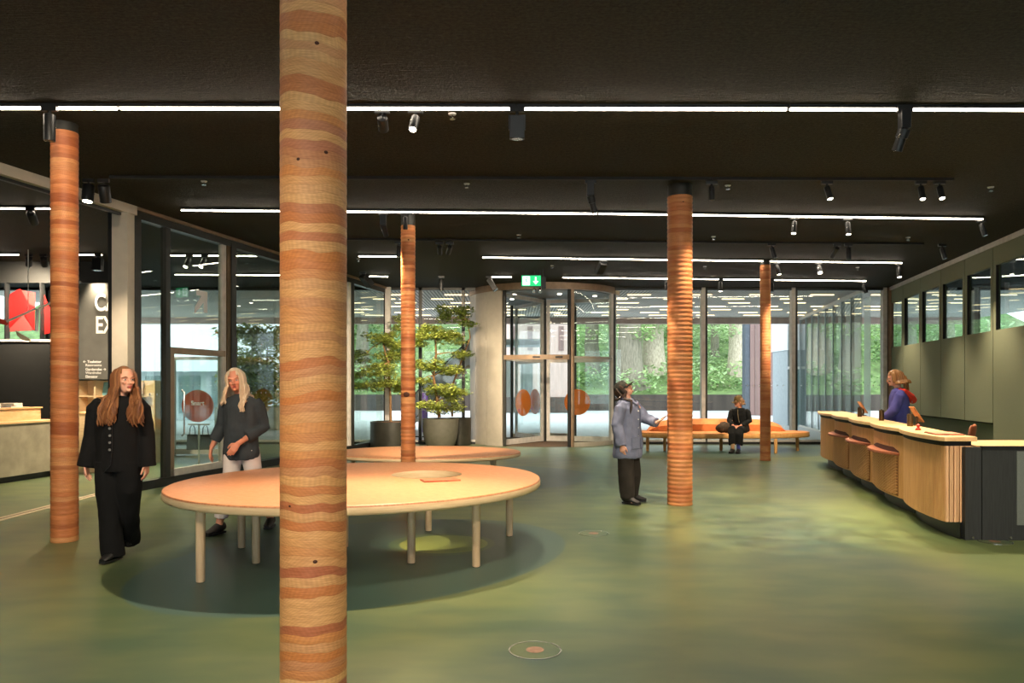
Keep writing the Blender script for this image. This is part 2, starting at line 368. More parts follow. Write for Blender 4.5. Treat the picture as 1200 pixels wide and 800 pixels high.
# glass front: mullions and panes
mx = [-14.8, -12.4, -10.0, -7.7, -5.5, -3.38, -2.45, -1.3]
mx2 = [2.68, 5.13, 7.53, 9.97, 12.4, 14.8, 17.8]
dots_m = plain('pale_marker_dots', S(200, 204, 202), .6)
def facade(xs, light_left):
    for i, x in enumerate(xs):
        if light_left:
            trim(MB().box((x-.08, YB-.08, 0), (x+.02, YB+.1, CEIL)), M['mullion_light'])
            trim(MB().box((x+.02, YB-.06, 0), (x+.08, YB+.08, CEIL)), M['mullion_dark'])
        else:
            trim(MB().box((x-.04, YB-.06, 0), (x+.04, YB+.08, CEIL)), M['mullion_dark'])
        if i+1 < len(xs):
            a, c = x+.1, xs[i+1]-.1
            g = window(MB().box((a, YB-.006, .1), (c, YB+.006, CEIL-.06)), M['glass'])
            dm = MB()
            n = int((c-a)/.16)
            for k in range(n): dm.cyl((a+.1+k*.16, YB-.008, 1.56), (a+.1+k*.16, YB-.012, 1.56), .018, n=8)
            if n: dm.build('marker_dots', dots_m, g)
facade(mx, False); facade(mx2, True)
for a, c in ((-14.9, -.98), (2.75, 17.9)):
    trim(MB().box((a, YB-.09, 0), (c, YB+.1, .06)), M['black']); trim(MB().box((a, YB-.06, .06), (c, YB+.08, .11)), M['mullion_light'])
    trim(MB().box((a, YB-.06, CEIL-.07), (c, YB+.08, CEIL)), M['mullion_dark'])
trim(MB().box((-3.36, YB-.2, 0), (-3.22, YB-.06, CEIL)), M['mullion_light'])

# left partition
def lw(d0, d1, wd, z0, z1): return MB().bar((LW(d0), d0), (LW(d1), d1), wd, z0, z1)
trim(lw(11.12, YB-.1, .16, 0, .13), M['black'])
trim(lw(11.12, YB-.1, .14, CEIL-.16, CEIL-.05), M['mullion_dark'])
trim(lw(11.12, YB-.1, .22, CEIL-.05, CEIL), M['bronze'])
trim(lw(5.5, 11.12, .22, CEIL-.13, CEIL), M['beam_white'])
trim(lw(5.5, 11.0, .05, CEIL-.17, CEIL-.13), M['black'])
trim(MB().box((-5.744, 10.9, 0), (-5.52, 11.16, CEIL-.05)), M['beam_white'])
trim(MB().box((-5.81, 10.92, 0), (-5.744, 11.0, CEIL-.05)), M['black'])
trim(lw(11.12, 11.25, .14, .1, CEIL-.1), M['mullion_dark'])
for d0 in (13.5, 15.9, 18.2):
    trim(lw(d0-.07, d0+.07, .16, .1, CEIL-.1), M['mullion_dark'])
    trim(lw(d0-.17, d0-.07, .12, .1, CEIL-.1), M['mullion_light'] if d0 > 14 else M['bronze_dark'])
for d0, d1 in ((11.25, 11.78), (13.57, 15.73), (15.97, 18.03), (18.27, YB-.15)):
    g = window(lw(d0, d1, .014, .13, CEIL-.16), M['glass_side'])
    dm = MB()
    for k in range(int((d1-d0)/.16)):
        d = d0+.08+k*.16; dm.cyl((LW(d)+.008, d, 1.42), (LW(d)+.012, d, 1.42), .018, n=8)
    dm.build('marker_dots', dots_m, g)
# glazed door in the left partition
dr = bpy.data.objects.new('door_1', None); C.objects.link(dr); dr['kind'] = 'structure'
lw(11.80, 11.90, .10, .1, CEIL-.16).build('stile', M['mullion_dark'], dr); lw(11.9, 12.0, .08, .1, 2.1).build('stile', M['bronze'], dr)
lw(13.22, 13.34, .08, .1, CEIL-.16).build('stile', M['mullion_light'], dr)
lw(11.9, 13.3, .1, 2.06, 2.16).build('transom', M['bronze'], dr); lw(11.9, 13.3, .08, .13, .24).build('bottom_rail', M['mullion_light'], dr)
lw(12.0, 13.22, .012, .24, 2.06).build('pane', M['glass_side'], dr); lw(11.9, 13.22, .012, 2.16, CEIL-.16).build('pane', M['glass_side'], dr)
mb = MB().tube([(LW(12.15)+.05, 12.15, .75), (LW(12.15)+.09, 12.15, .78), (LW(12.15)+.09, 12.15, 1.45), (LW(12.15)+.05, 12.15, 1.48)], .014, 8); mb.build('handle', M['chrome'], dr, smooth=True)
# white arrow sign on the glazing of that door
mb = MB(); d = 12.62; x = LW(d)+.012
def lp(u, z): return V((LW(12.62+u)+.014, 12.62+u, z))
ar = [(-.1, 2.75), (-.1, 2.85), (.07, 3.05), (-.06, 3.05), (-.06, 3.14), (.22, 3.14), (.22, 2.78), (.13, 2.78), (.13, 2.96)]
mb.add([lp(u, z) for u, z in ar]+[lp(u, z)+V((.006, 0, 0)) for u, z in ar], [tuple(range(9)), tuple(range(17, 8, -1))]+[(k, (k+1) % 9, 9+(k+1) % 9, 9+k) for k in range(9)])
mb.build('arrow_sticker', M['white'], dr)
# sliding door track set in the floor
trim(MB().bar((-5.97, 6.6), (-5.92, 10.95), .16, 0, .006), plain('floor_track', S(190, 176, 146), .4, .3))
trim(MB().bar((-5.97, 6.6), (-5.92, 10.95), .03, .006, .009), plain('track_groove', S(120, 104, 84), .5, .3))

# right wall: felt panels with clerestory openings
wr = bpy.data.objects.new('wall_right', None); C.objects.link(wr); wr['kind'] = 'structure'
def rw(d0, d1, wd, z0, z1, off=0): return MB().bar((RW(d0)+off, d0), (RW(d1)+off, d1), wd, z0, z1)
step = 1.31
for k in range(12):
    d1 = 20.42-step*k; d0 = d1-step+.022
    low = .87 if k in (1, 2, 3, 4) or k == 0 else 0.0
    mb = MB()
    def seg(a, c, z0, z1, wd=.08): mb.bar((RW(a)+wd/2, a), (RW(c)+wd/2, c), wd, z0, z1)
    seg(d0, d1, low, 2.56); seg(d0, d1, 3.74, 4.08); seg(d0, d0+.1, 2.56, 3.74); seg(d1-.1, d1, 2.56, 3.74)
    mb.build('panel', M['panel_green'], wr)
    rv = MB(); rv.bar((RW(d1-.12)+.022, d1-.12), (RW(d1-.1)+.022, d1-.1), .044, 2.56, 3.74); rv.build('window_reveal', M['black_matt'], wr)
    MB().bar((RW(d1-.04)+.09, d1-.04), (RW(d1+.06)+.09, d1+.06), .03, low, 4.08).build('panel_joint', M['black_matt'], wr)
    window(MB().bar((RW(d0+.1)+.05, d0+.1), (RW(d1-.12)+.05, d1-.12), .01, 2.56, 3.74), M['glass_b'])
rw(4.6, 20.45, .1, 4.08, CEIL, .02).build('top_rail', M['mullion_light'], wr)
rw(13.85, 20.45, .05, .84, .875, .1).build('shadow_gap', M['black_matt'], wr)
rw(4.6, 20.45, .06, 0, 2.5, .3).build('back_lining', M['panel_green'], wr)
trim(MB().box((10.02, YB-.2, 0), (10.1, YB-.06, CEIL)), M['bronze'])

# ---------------------------------------------------------------- outdoors
struct('ground_outside', MB().box((-40, YB+.1, -.3), (40, 49, -.01)), M['paving'])
rw_ = MB(); rw_.box((-40, 47.9, -.3), (40, 48.3, 1.0)); struct('wall_garden', rw_, M['dark_wall'])
mb = MB(); nx, ny = 60, 24
vs = []
for j in range(ny+1):
    for i in range(nx+1):
        x = -45+90*i/nx; y = 48.2+26*j/ny
        vs.append((x, y, .95+(y-48.2)*.34+.5*mnoise.noise(V((x*.25, y*.25, 0)))*min(1, j/3)))
mb.add(vs, [(j*(nx+1)+i, j*(nx+1)+i+1, (j+1)*(nx+1)+i+1, (j+1)*(nx+1)+i) for j in range(ny) for i in range(nx)])
struct('hillside_outside', mb, M['soil_out'], smooth=True)

sf = thing('outdoor_soffit', 'slatted grey soffit with short warm light strips outside the glass front', 'soffit', (0, 0, 0))
MB().box((-14.9, YB+.2, CEIL), (17.9, 29.1, CEIL+.35)).build('slatted_panel', M['soffit'], sf)
fm = [M['pinkish'], plain('fascia_mauve', S(150, 132, 130), .6)]
mb = MB()
for k in range(41):
    mb.k = (k*7 % 3) and 1 or 0; mb.box((-14.9+.8*k, 29.1, CEIL-.24), (-14.1+.8*k, 29.3, CEIL+.35))
mb.build('fascia', fm, sf)
for r in range(8):
    for c in range(12):
        x = -5.6+1.75*c+(.5 if r % 2 else 0); y = 20.75+1.05*r
        MB().box((x-.33, y-.03, CEIL-.02), (x+.33, y+.03, CEIL+.002)).build('light_strip', M['soffit_strip'], sf)

M['glass_wing'] = glass('reflective_wing_glass', (.9, .95, .93, 1), 2.4)
m = bpy.data.materials.new('sheer_curtain'); m.use_nodes = True; nt = m.node_tree; b = nt.nodes['Principled BSDF']; b.inputs['Base Color'].default_value = S(236, 242, 236); b.inputs['Roughness'].default_value = .9
tn = N(nt, 'ShaderNodeBsdfTransparent'); mxs = nt.nodes.new('ShaderNodeMixShader'); mxs.inputs[0].default_value = .5; tl = N(nt, 'ShaderNodeBsdfTranslucent', Color=S(240, 246, 240)); mxt = nt.nodes.new('ShaderNodeMixShader'); mxt.inputs[0].default_value = .6; nt.links.new(b.outputs[0], mxt.inputs[1]); nt.links.new(tl.outputs[0], mxt.inputs[2]); nt.links.new(mxt.outputs[0], mxs.inputs[1]); nt.links.new(tn.outputs[0], mxs.inputs[2]); nt.links.new(mxs.outputs[0], nt.nodes['Material Output'].inputs[0]); M['sheer'] = m
# glazed wing of the same building running out along the right
wg = thing('glazed_wing', 'glass clad building wing running away outside the right end of the glass front', 'building')
GX = lambda d: 9.42+(d-20.4)*.185
n = 8
for k in range(n):
    a = 20.5+k*1.06; c = a+1.02
    MB().bar((GX(a), a), (GX(c), c), .03, .05, CEIL-.12).build('glass_panel', M['glass_wing'], wg)
    MB().bar((GX(c)+.02, c), (GX(c+.04)+.02, c+.04), .1, 0, CEIL-.1).build('post', M['render_grey'], wg)
MB().bar((GX(20.45), 20.45), (GX(29), 29), .12, CEIL-.12, CEIL-.02).build('top_rail', M['mullion_light'], wg)
MB().bar((GX(20.45), 20.45), (GX(29), 29), .12, 0, .06).build('bottom_rail', M['mullion_light'], wg)
for k in range(9): MB().bar((GX(20.9+k)+.35, 20.9+k), (GX(21.5+k)+.35, 21.5+k), .02, .05, CEIL-.15).build('sheer_curtain', M['sheer'], wg)
pt = thing('white_portal_block', 'white rendered block above a grey glazed porch at the far end of the glazed wing', 'building')
MB().box((10.75, 29.6, 2.95), (13.5, 31.5, 4.6)).build('upper_block', M['render_white'], pt)
MB().box((10.78, 29.7, 0), (13.4, 31.4, 2.95)).build('lower_wall', M['render_grey'], pt)
MB().box((10.95, 29.64, 0), (11.6, 29.7, 2.3)).build('porch_door', M['glass_b'], pt)
MB().box((10.75, 29.4, 2.2), (13.4, 29.6, 2.3)).build('porch_canopy', M['white'], pt)
bb = thing('brown_clad_building', 'mauve brown vertically clad building with a dark corner, behind the bench', 'building')
MB().box((12.55, 40, 0), (17, 40.6, 9)).build('clad_wall', M['mauve'], bb)
MB().box((12.3, 40.05, 0), (12.55, 40.6, 9)).build('corner_strip', plain('dark_slate_corner', S(70, 76, 86), .6), bb)
for k in range(4): MB().box((12.8+1.1*k, 39.96, 0), (12.86+1.1*k, 40, 9)).build('batten', plain('cladding_joint', S(120, 98, 94), .6) if k == 0 else bpy.data.materials['cladding_joint'], bb)
MB().box((14.1, 39.95, 1.9), (15.2, 40, 5.0)).build('window_pane', M['render_white'], bb)
pb = thing('pink_rendered_building', 'pale pink rendered building beyond the forecourt, seen through the revolving door', 'building')
MB().box((-1.0, 44, 0), (3.4, 47.5, 7)).build('rendered_wall', M['pinkish'], pb)
for x in (-.6, .5): MB().box((x, 43.96, .4), (x+.7, 44, 3.2)).build('tall_window', M['glass_b'], pb)
MB().box((-1, 43.9, .0), (3.4, 44, .9)).build('base_course', M['dark_wall'], pb)
for k in range(5): MB().box((-.9+k*.9, 43.95, 3.6), (-.6+k*.9, 44, 5.0)).build('wall_slot', M['mauve'], pb)
wb = thing('white_block_house', 'white flat roofed house with grey base, outside beyond the left partition', 'building')
MB().box((-17.5, 34, 2.2), (-10.6, 38, 6.2)).build('upper_storey', M['render_white'], wb)
MB().box((-17.2, 34.4, 0), (-10.8, 38, 2.2)).build('base_storey', M['render_grey'], wb)
for k in range(4): MB().box((-16.6+1.5*k, 34.35, .3), (-15.6+1.5*k, 34.4, 2.0)).build('ground_window', M['glass_b'], wb)
st = thing('outdoor_staircase', 'grey outdoor stair flight with solid balustrade beyond the potted trees', 'staircase')
mb = MB(); a = V((-3.7, 26, .1)); c = V((-.7, 26, 3.1))
for sgn in (0, 1.4):
    q = MB(); o = V((0, sgn, 0))
    q.add([a+o, c+o, c+o+V((0, 0, .75)), a+o+V((0, 0, .75)), a+o+V((0, .1, 0)), c+o+V((0, .1, 0)), c+o+V((0, .1, .75)), a+o+V((0, .1, .75))],
          [(0,1,2,3),(7,6,5,4),(0,4,5,1),(1,5,6,2),(2,6,7,3),(3,7,4,0)]); q.build('balustrade', M['render_grey'], st)
for k in range(16): mb.box((-3.7+.188*k, 26.1, .1+.188*k), (-3.5+.188*k, 27.4, .2+.188*k))
mb.build('steps', M['concrete'], st)
MB().box((-.7, 26, 2.95), (1.2, 27.5, 3.15)).build('landing', M['render_grey'], st)
MB().tube([a+V((0, -.02, .8)), c+V((0, -.02, .8)), c+V((1.8, -.02, .8))], .03, 8).build('handrail', M['mullion_dark'], st)
MB().box((1.0, 26.2, 0), (1.2, 27.3, 2.95)).build('post', M['render_grey'], st)
bn = thing('purple_banner', 'narrow purple banner standing outside between the potted trees', 'banner', (-2.7, 23.2, -.01))
MB().box((-.13, -.01, .15), (.13, .01, 1.35)).build('cloth', plain('purple_cloth', S(130, 92, 186), .7), bn)
MB().cyl((-.15, 0, 0), (-.15, 0, 1.4), .015).build('pole', M['mullion_light'], bn); MB().box((-.25, -.15, 0), (.2, .15, .03)).build('base', M['black'], bn)
MB().box((-.16, -.012, 1.35), (.14, .012, 1.375)).build('top_bar', M['mullion_light'], bn)

# woodland trees and undergrowth
def leaves(mb, c, r, n, s, rnd, flat=1.0, droop=0.0):
    for _ in range(n):
        while True:
            p = V((rnd.uniform(-1, 1), rnd.uniform(-1, 1), rnd.uniform(-1, 1)))
            if .35 < p.length < 1: break
        p = V((c[0]+p.x*r[0], c[1]+p.y*r[1], c[2]+p.z*r[2]))
        a = rnd.uniform(0, 2*PI); tl = rnd.uniform(-.7, .7)*flat; k = s*rnd.uniform(.6, 1.35)
        u = V((math.cos(a)*math.cos(tl), math.sin(a)*math.cos(tl), math.sin(tl)-droop)).normalized(); wv = u.cross(V((rnd.uniform(-.5, .5), rnd.uniform(-.5, .5), 1))).normalized()
        mb.add([p-u*k*.5, p+wv*k*.26, p+u*k*.5, p-wv*k*.26], [(0, 1, 2, 3)])
def trunk_tree(x, y, r, hgt, mat_, label, flare=1.5, leafm='leaf_out', seed=1, crown=True):
    rnd = random.Random(seed); z0 = .95+(y-48.2)*.34-.8
    t = thing('woodland_tree', label, 'tree', (x, y, z0), 0, 'trees on the bank outside')
    mb = MB(); prof = [(0, r*flare*1.25), (.5, r*flare), (1.3, r*1.15), (2.6, r), (hgt*.6, r*.85), (hgt, r*.55)]
    pts = [V((.12*mnoise.noise(V((z, seed, 0))), 0, z)) for z, _ in prof]; mb.tube(pts, [q for _, q in prof], 18, (1, 0, 0))
    mb.build('trunk', mat_, t, smooth=True)
    fo = MB()
    for k in range(9):
        a = rnd.uniform(0, 2*PI); q = rnd.uniform(.4, 2.4)
        leaves(fo, (math.cos(a)*q*1.3, math.sin(a)*q*.9-.4, rnd.uniform(3.0, hgt)), (1.3, 1.1, .5), 150, .32, rnd)
    fo.build('foliage', M[leafm], t)
    return t
TX = lambda px, d: (px-CX)*d/F
trunk_tree(TX(738, 50.8), 50.8, .85, 8, M['bark_out'], 'thick grey green trunk with flared foot behind the woman in the cap', 1.7, 'leaf_out', 3)
trunk_tree(TX(766, 53), 53, .75, 8, M['bark_pale'], 'pale mottled broad trunk just right of the thick flared trunk', 1.2, 'leaf_out2', 5)
trunk_tree(TX(862, 52), 52, .5, 9, M['bark_pale'], 'pale peeling trunk above the seated woman', 1.2, 'leaf_out2', 8)
trunk_tree(TX(838, 56), 56, .28, 9, M['bark_out'], 'slim trunk left of the pale peeling trunk', 1.2, 'leaf_out', 13)
trunk_tree(TX(694, 53), 53, .5, 8, M['bark_out'], 'grey trunk seen through the right side of the revolving door', 1.2, 'leaf_out', 17)
trunk_tree(TX(425, 53), 53, .45, 8, M['bark_out'], 'trunk outside behind the tree in the cylindrical steel pot', 1.2, 'leaf_out3', 21)
trunk_tree(TX(985, 54), 54, .5, 8, M['bark_pale'], 'pale trunk seen beyond the glazed wing', 1.2, 'leaf_out2', 23)
trunk_tree(TX(1065, 54), 54, .5, 8, M['bark_out'], 'trunk seen through the first clerestory window of the green wall', 1.2, 'leaf_out', 29)
trunk_tree(TX(1110, 55), 55, .5, 8, M['bark_out'], 'trunk seen through the third clerestory window of the green wall', 1.2, 'leaf_out2', 31)
rnd = random.Random(5); mb = MB(); mb2 = MB(); mb3 = MB()
for k in range(210):
    x = rnd.uniform(-22, 36); y = 48.9+rnd.random()**1.4*13; z = .95+(y-48.2)*.34
    leaves((mb, mb2, mb3)[k % 3], (x, y, z+rnd.uniform(.1, .8)), (1.5, 1.0, rnd.uniform(.5, .9)), 70, .34, rnd)
for k in range(170):
    x = rnd.uniform(-24, 38); y = rnd.uniform(58, 66)
    leaves((mb, mb2, mb3)[k % 3], (x, y, rnd.uniform(4.5, 13)), (2.0, 1.2, 1.3), 70, .5, rnd)
big = MB()
for i_, q in enumerate((mb, mb2, mb3)):
    big.k = i_; big.add(q.v, q.f)
o = big.build('undergrowth', [M['leaf_out'], M['leaf_out2'], M['leaf_out3']]); o['kind'] = 'stuff'; o['label'] = 'green shrubs and leaves covering the bank outside'; o['category'] = 'shrubs'
for q, mm, nm in ():
    o = q.build(nm, M[mm]); o['kind'] = 'stuff'; o['label'] = {'undergrowth': 'mid green shrubs covering the bank outside', 'pale_undergrowth': 'pale green shrubs covering the bank outside', 'dark_undergrowth': 'dark green shrubs covering the bank outside'}[nm]; o['category'] = 'shrubs'
hd = thing('planted_hedge', 'tall clipped green hedge outside, behind the blonde woman', 'hedge', (0, 0, 0))
mb = MB(); rnd = random.Random(9)
for k in range(60): leaves(mb, (rnd.uniform(-10.2, -7.7), rnd.uniform(27, 28), rnd.uniform(.95, 3.55)), (.6, .4, .35), 130, .2, rnd)
mb.build('foliage', M['leaf'], hd)
MB().box((-10.5, 26.8, 0), (-7.4, 28.2, .8)).build('planter_box', M['concrete'], hd)
mb = MB()
for k in range(5): mb.tube([(-10+.55*k, 27.5, .7), (-9.95+.55*k, 27.5, 3.4)], [.04, .02], 6)
mb.build('stems', M['bark'], hd)
# ---------------------------------------------------------------- laminated wooden columns
def column(x, y, r, top, m, label, ripple=0.0, knots=()):
    t = thing('wooden_column', label, 'column', (x, y, 0))
    n, L = 48, int(top/.0125)
    prof = [(r*.985, 0)]
    for i in range(1, L):
        z = top*i/L; prof.append((r+ripple*math.sin(2*PI*z*17.5+1.3*math.sin(z*3.1)), z))
    prof.append((r*.985, top))
    MB().lathe(prof, n=n).build('shaft', m, t, smooth=True)
    MB().cyl((0, 0, top), (0, 0, CEIL), r*.97, n=32).build('steel_head', M['steel_dark'], t, smooth=True)
    for a, z, s in knots:
        k = MB().ball((math.sin(a)*r, -math.cos(a)*r, z), (s, s*.5, s*.8), 10, 6, Matrix.Rotation(a, 3, 'Z')); k.build('knot', M['knot'], t, smooth=True)
    return t
M['knot'] = plain('dark_knot', S(74, 38, 24), .8)
column(-.977, 3.74, .16, 4.06, M['col_pale'], 'largest pale laminated wood column in front of the oval table', .0006, ((.35, 3.17, .011), (.62, 2.66, .010), (-.2, 2.62, .009), (.3, .72, .011), (-.5, .98, .007)))
column(-4.477, 7.6, .124, 4.08, M['col_red'], 'reddish laminated wood column beside the woman in the black suit', .0015)
column(-1.58, 11.55, .109, 3.98, M['col_brown'], 'brownish wood column at the front edge of the low round bench behind the oval table', .003, ((-.1, 1.42, .05), (.2, 3.75, .014)))
column(2.197, 9.94, .162, 4.02, M['col_orange'], 'orange rippled wood column that the woman in the cap touches', .003, ((.05, 3.92, .010),))
column(5.27, 15.8, .106, 4.06, M['col_orange_b'], 'slimmest amber wood column, in front of the bench with the seated woman', .003, ((.2, 1.8, .012),))

# ---------------------------------------------------------------- oval tables and benches
def oval(cx, cy, a, b, ang, n=72, off=0.0):
    c, s = math.cos(ang), math.sin(ang); o = []
    for k in range(n):
        t = 2*PI*k/n; u, w_ = math.cos(t)*(a+off), math.sin(t)*(b+off); o.append((cx+u*c-w_*s, cy+u*s+w_*c))
    return o
def slab(t, a, b, ang, z1, th, hole=None, rim=None, topm=None, nm='tabletop'):
    n = 96; mb = MB()
    rim_prof = [(-.05, z1-th), (-.014, z1-th+.006), (0, z1-th+.022), (0, z1-.03), (-.004, z1-.016)]
    rings = [[(x, y, z) for x, y in oval(0, 0, a, b, ang, n, o)] for o, z in rim_prof]
    vs = [p for r in rings for p in r]
    fs = [(i*n+k, i*n+(k+1) % n, (i+1)*n+(k+1) % n, (i+1)*n+k) for i in range(len(rings)-1) for k in range(n)]
    if hole is None:
        mb.add(vs, fs+[tuple(range(n-1, -1, -1))])
    else:
        hr = [(hole[0]+hole[2]*math.cos(2*PI*k/n), hole[1]+hole[2]*math.sin(2*PI*k/n)) for k in range(n)]
        m0 = len(vs); vs += [(x, y, z1-th) for x, y in hr]
        # match hole vertices to the nearest-by-angle rim vertices
        import bisect
        ang0 = [math.atan2(rings[0][k][1]-hole[1], rings[0][k][0]-hole[0]) for k in range(n)]
        hv = [(hole[0]+hole[2]*math.cos(q), hole[1]+hole[2]*math.sin(q)) for q in ang0]
        for k in range(n): vs[m0+k] = (hv[k][0], hv[k][1], z1-th)
        fs += [(k, m0+k, m0+(k+1) % n, (k+1) % n) for k in range(n)]
        mb.add(vs, fs)
    mb.build(nm+'_edge', rim or M['birch'], t, smooth=True)
    tb = MB(); pr = [(-.004, z1-.016), (-.006, z1-.004), (-.012, z1)]
    rg = [[(x, y, z) for x, y in oval(0, 0, a, b, ang, n, o)] for o, z in pr]; vs = [p for r in rg for p in r]
    fs = [(i*n+k, i*n+(k+1) % n, (i+1)*n+(k+1) % n, (i+1)*n+k) for i in range(2) for k in range(n)]
    if hole is None: fs += [tuple(2*n+k for k in range(n))]; tb.add(vs, fs)
    else:
        m0 = len(vs); q0 = [math.atan2(rg[2][k][1]-hole[1], rg[2][k][0]-hole[0]) for k in range(n)]
        vs += [(hole[0]+hole[2]*math.cos(q), hole[1]+hole[2]*math.sin(q), z1) for q in q0]
        fs += [(2*n+k, 2*n+(k+1) % n, m0+(k+1) % n, m0+k) for k in range(n)]; tb.add(vs, fs)
        hl = MB(); vs = [(hole[0]+(hole[2]+o)*math.cos(2*PI*k/n), hole[1]+(hole[2]+o)*math.sin(2*PI*k/n), z) for z, o in ((z1-th, 0), (z1-.012, -.002), (z1+.001, .004)) for k in range(n)]
        hl.add(vs, [(i*n+k, i*n+(k+1) % n, (i+1)*n+(k+1) % n, (i+1)*n+k) for i in range(2) for k in range(n)]); hl.build('hole_lining', M['birch'], t, smooth=True)
    tb.build(nm, topm or M['endgrain'], t)
TC = V((-1.388, 7.079, 0))
t = thing('oval_table', 'large oval table with end grain top and a round hole, behind the biggest column', 'table', TC)
slab(t, 1.718, 1.543, .639, .68, .082, (-.84+1.388, 7.47-7.079, .345))
for px, py in ((235, 682), (283, 642), (300, 660), (482, 660), (502, 622), (558, 664), (597, 628), (404, 641)):
    p = fl(px, py)-TC; lg = MB(); lg.lathe([(.030, .004), (.034, .01), (.036, .3), (.037, .61)], (p.x, p.y, 0), 20); o = lg.build('leg', M['birch_leg'], t, smooth=True)
    MB().cyl((p.x, p.y, 0), (p.x, p.y, .006), .03, n=16).build('foot_pad', M['black'], o)
tb = thing('wooden_tablet', 'small flat reddish wooden plate lying on the oval table by its hole', 'plate', (-.66, 6.98, .68), .35)
MB().box((-.17, -.09, 0), (.17, .09, .012)).build('board', M['redwood'], tb, bevel=.002)
MB().box((-.16, -.08, .012), (.16, .08, .0135)).build('engraved_face', plain('engraved_wood', S(196, 120, 84), .45), tb)
BC = V((-1.45, 12.97, 0))
t = thing('low_round_bench', 'low round bench with end grain top behind the oval table', 'bench', BC)
slab(t, 1.6, 1.24, 0, .43, .075, nm='seat')
for k in range(7):
    a = 2*PI*k/7+.5; p = (1.25*math.cos(a), .95*math.sin(a)); MB().lathe([(.03, 0), (.034, .02), (.036, .37)], (p[0], p[1], 0), 16).build('leg', M['birch_leg'], t, smooth=True)
PC = V((4.98, 18.3, 0))
t = thing('long_oval_bench', 'long oval wooden bench with terracotta backrest by the glass front', 'bench', PC)
slab(t, 2.17, .86, 0, .455, .125, rim=M['bench_wood'], topm=M['bench_seat'] if 'bench_seat' in M else plain('bench_seat_felt', S(214, 142, 86), .7, 0, .08), nm='seat')
mb = MB(); n = 40; prof = []
vs = []
for k in range(n+1):
    u = -1+2*k/n; hh = .30*max(0, 1-abs(u)**5)**.6+.002
    for (yy, zz) in ((.06, .455), (.02, .455+hh*.55), (.12, .455+hh*.97), (.22, .455+hh), (.34, .455+hh*.8), (.36, .455)): vs.append((-.02+1.66*u, yy+.02, zz))
fs = [(i*6+j, i*6+j+1, (i+1)*6+j+1, (i+1)*6+j) for i in range(n) for j in range(5)]+[(i*6+5, i*6, (i+1)*6, (i+1)*6+5) for i in range(n)]
mb.add(vs, fs); mb.build('backrest', M['terracotta'], t, smooth=True)
for px, py in ((779, 528), (845, 527.6), (909, 531), (934.4, 528)):
    p = fl(px, py)-PC; MB().lathe([(.03, 0), (.036, .02), (.04, .335)], (p.x, p.y, 0), 16).build('leg', M['bench_wood'], t, smooth=True)
for p in ((-1.75, -.2), (-.8, -.62)): MB().lathe([(.03, 0), (.036, .02), (.04, .335)], (p[0], p[1], 0), 16).build('leg', M['bench_wood'], t, smooth=True)

# ---------------------------------------------------------------- ceiling fittings
def strip(x0y0, x1y1, label, name='ceiling_strip_light'):
    a, b = cl(*x0y0), cl(*x1y1); t = thing(name, label, 'strip light', (a.x, a.y, CEIL)); d = b-a; d.z = 0
    MB().bar((0, 0), (d.x, d.y), .075, -.03, 0).build('housing', M['black'], t)
    MB().bar((.01*d.x/d.length, 0), (d.x*(1-.01/d.length), d.y*(1-.01/d.length)), .028, -.044, -.03).build('diffuser', M['strip'], t)
    return t
for a, b, l in [((-170, 122), (138.5, 122.6), 'lit ceiling strip light above the left column, left end of the front row'),
                ((139.5, 122.6), (605, 123.2), 'lit front row ceiling strip light passing behind the biggest column'),
                ((606, 123.2), (923, 123.6), 'lit ceiling strip light in the front row, right of the wide box spotlight'),
                ((924.5, 123.6), (1390, 125), 'lit ceiling strip light at the right of the front row, carrying the framing projector'),
                ((212, 243.5), (700, 247.6), 'lit ceiling strip light in the second row, starting over the left glass partition'),
                ((701, 247.6), (1152, 254), 'lit ceiling strip light in the second row, ending at the green wall'),
                ((420, 298), (481, 298.7), 'short lit ceiling strip light crossing above the potted trees behind the brownish column'),
                ((565, 299.5), (1057, 306), 'lit ceiling strip light in the third row, from the exit sign towards the green wall'),
                ((659, 323.3), (1015, 327.5), 'lit ceiling strip light nearest the glass front, above the bench'),
                ((575, 322.6), (600, 322.8), 'very short lit strip light just left of the exit sign'),
                ((432, 322), (455, 322.2), 'very short lit strip light near the left glass corner above the trees')]:
    strip(a, b, l)
for a, b, l in [((-90, 241), (59, 241.6), 'lit strip light on the shop ceiling left of the reddish column, nearest row'),
                ((-100, 296), (22, 296.2), 'lit strip light on the shop ceiling above the red graphics'),
                ((88, 296.3), (120, 296.5), 'short lit strip light on the shop ceiling above the charcoal sign wall'),
                ((88, 319.6), (119, 319.7), 'shortest lit strip light on the shop ceiling just above the charcoal sign wall'),
                ((193, 297), (322, 298), 'lit strip light seen through the left glass partition, upper row'),
                ((205, 320), (330, 320.6), 'lit strip light seen through the left glass partition, lower row')]:
    strip(a, b, l)
# unseen strip lights, added above and behind the viewer as fill
for y, l in ((3.9, 'added lit strip light over the biggest column, out of view above'), (.6, 'added unseen strip light overhead behind the camera'), (-3.2, 'added unseen strip light at the rear of the hall')):
    t = thing('ceiling_strip_light', l, 'strip light', (-5, y, CEIL)); MB().bar((0, 0), (11, 0), .075, -.03, 0).build('housing', M['black'], t); MB().bar((.01, 0), (10.99, 0), .028, -.044, -.03).build('diffuser', M['strip'], t)
def track(a, b, label):
    a, b = cl(*a), cl(*b); t = thing('lighting_track', label, 'track', (a.x, a.y, CEIL)); d = b-a; d.z = 0
    MB().bar((0, 0), (d.x, d.y), .05, -.035, 0).build('rail', M['rail_black'], t)
    for k in range(1, 6):
        q = d*k/6; MB().cbox((q.x, q.y, -.02), (.09, .06, .03)).build('ceiling_clip', M['black_matt'], t)
track((129, 206), (1117, 208.5), 'black lighting track behind the front row of strip lights')
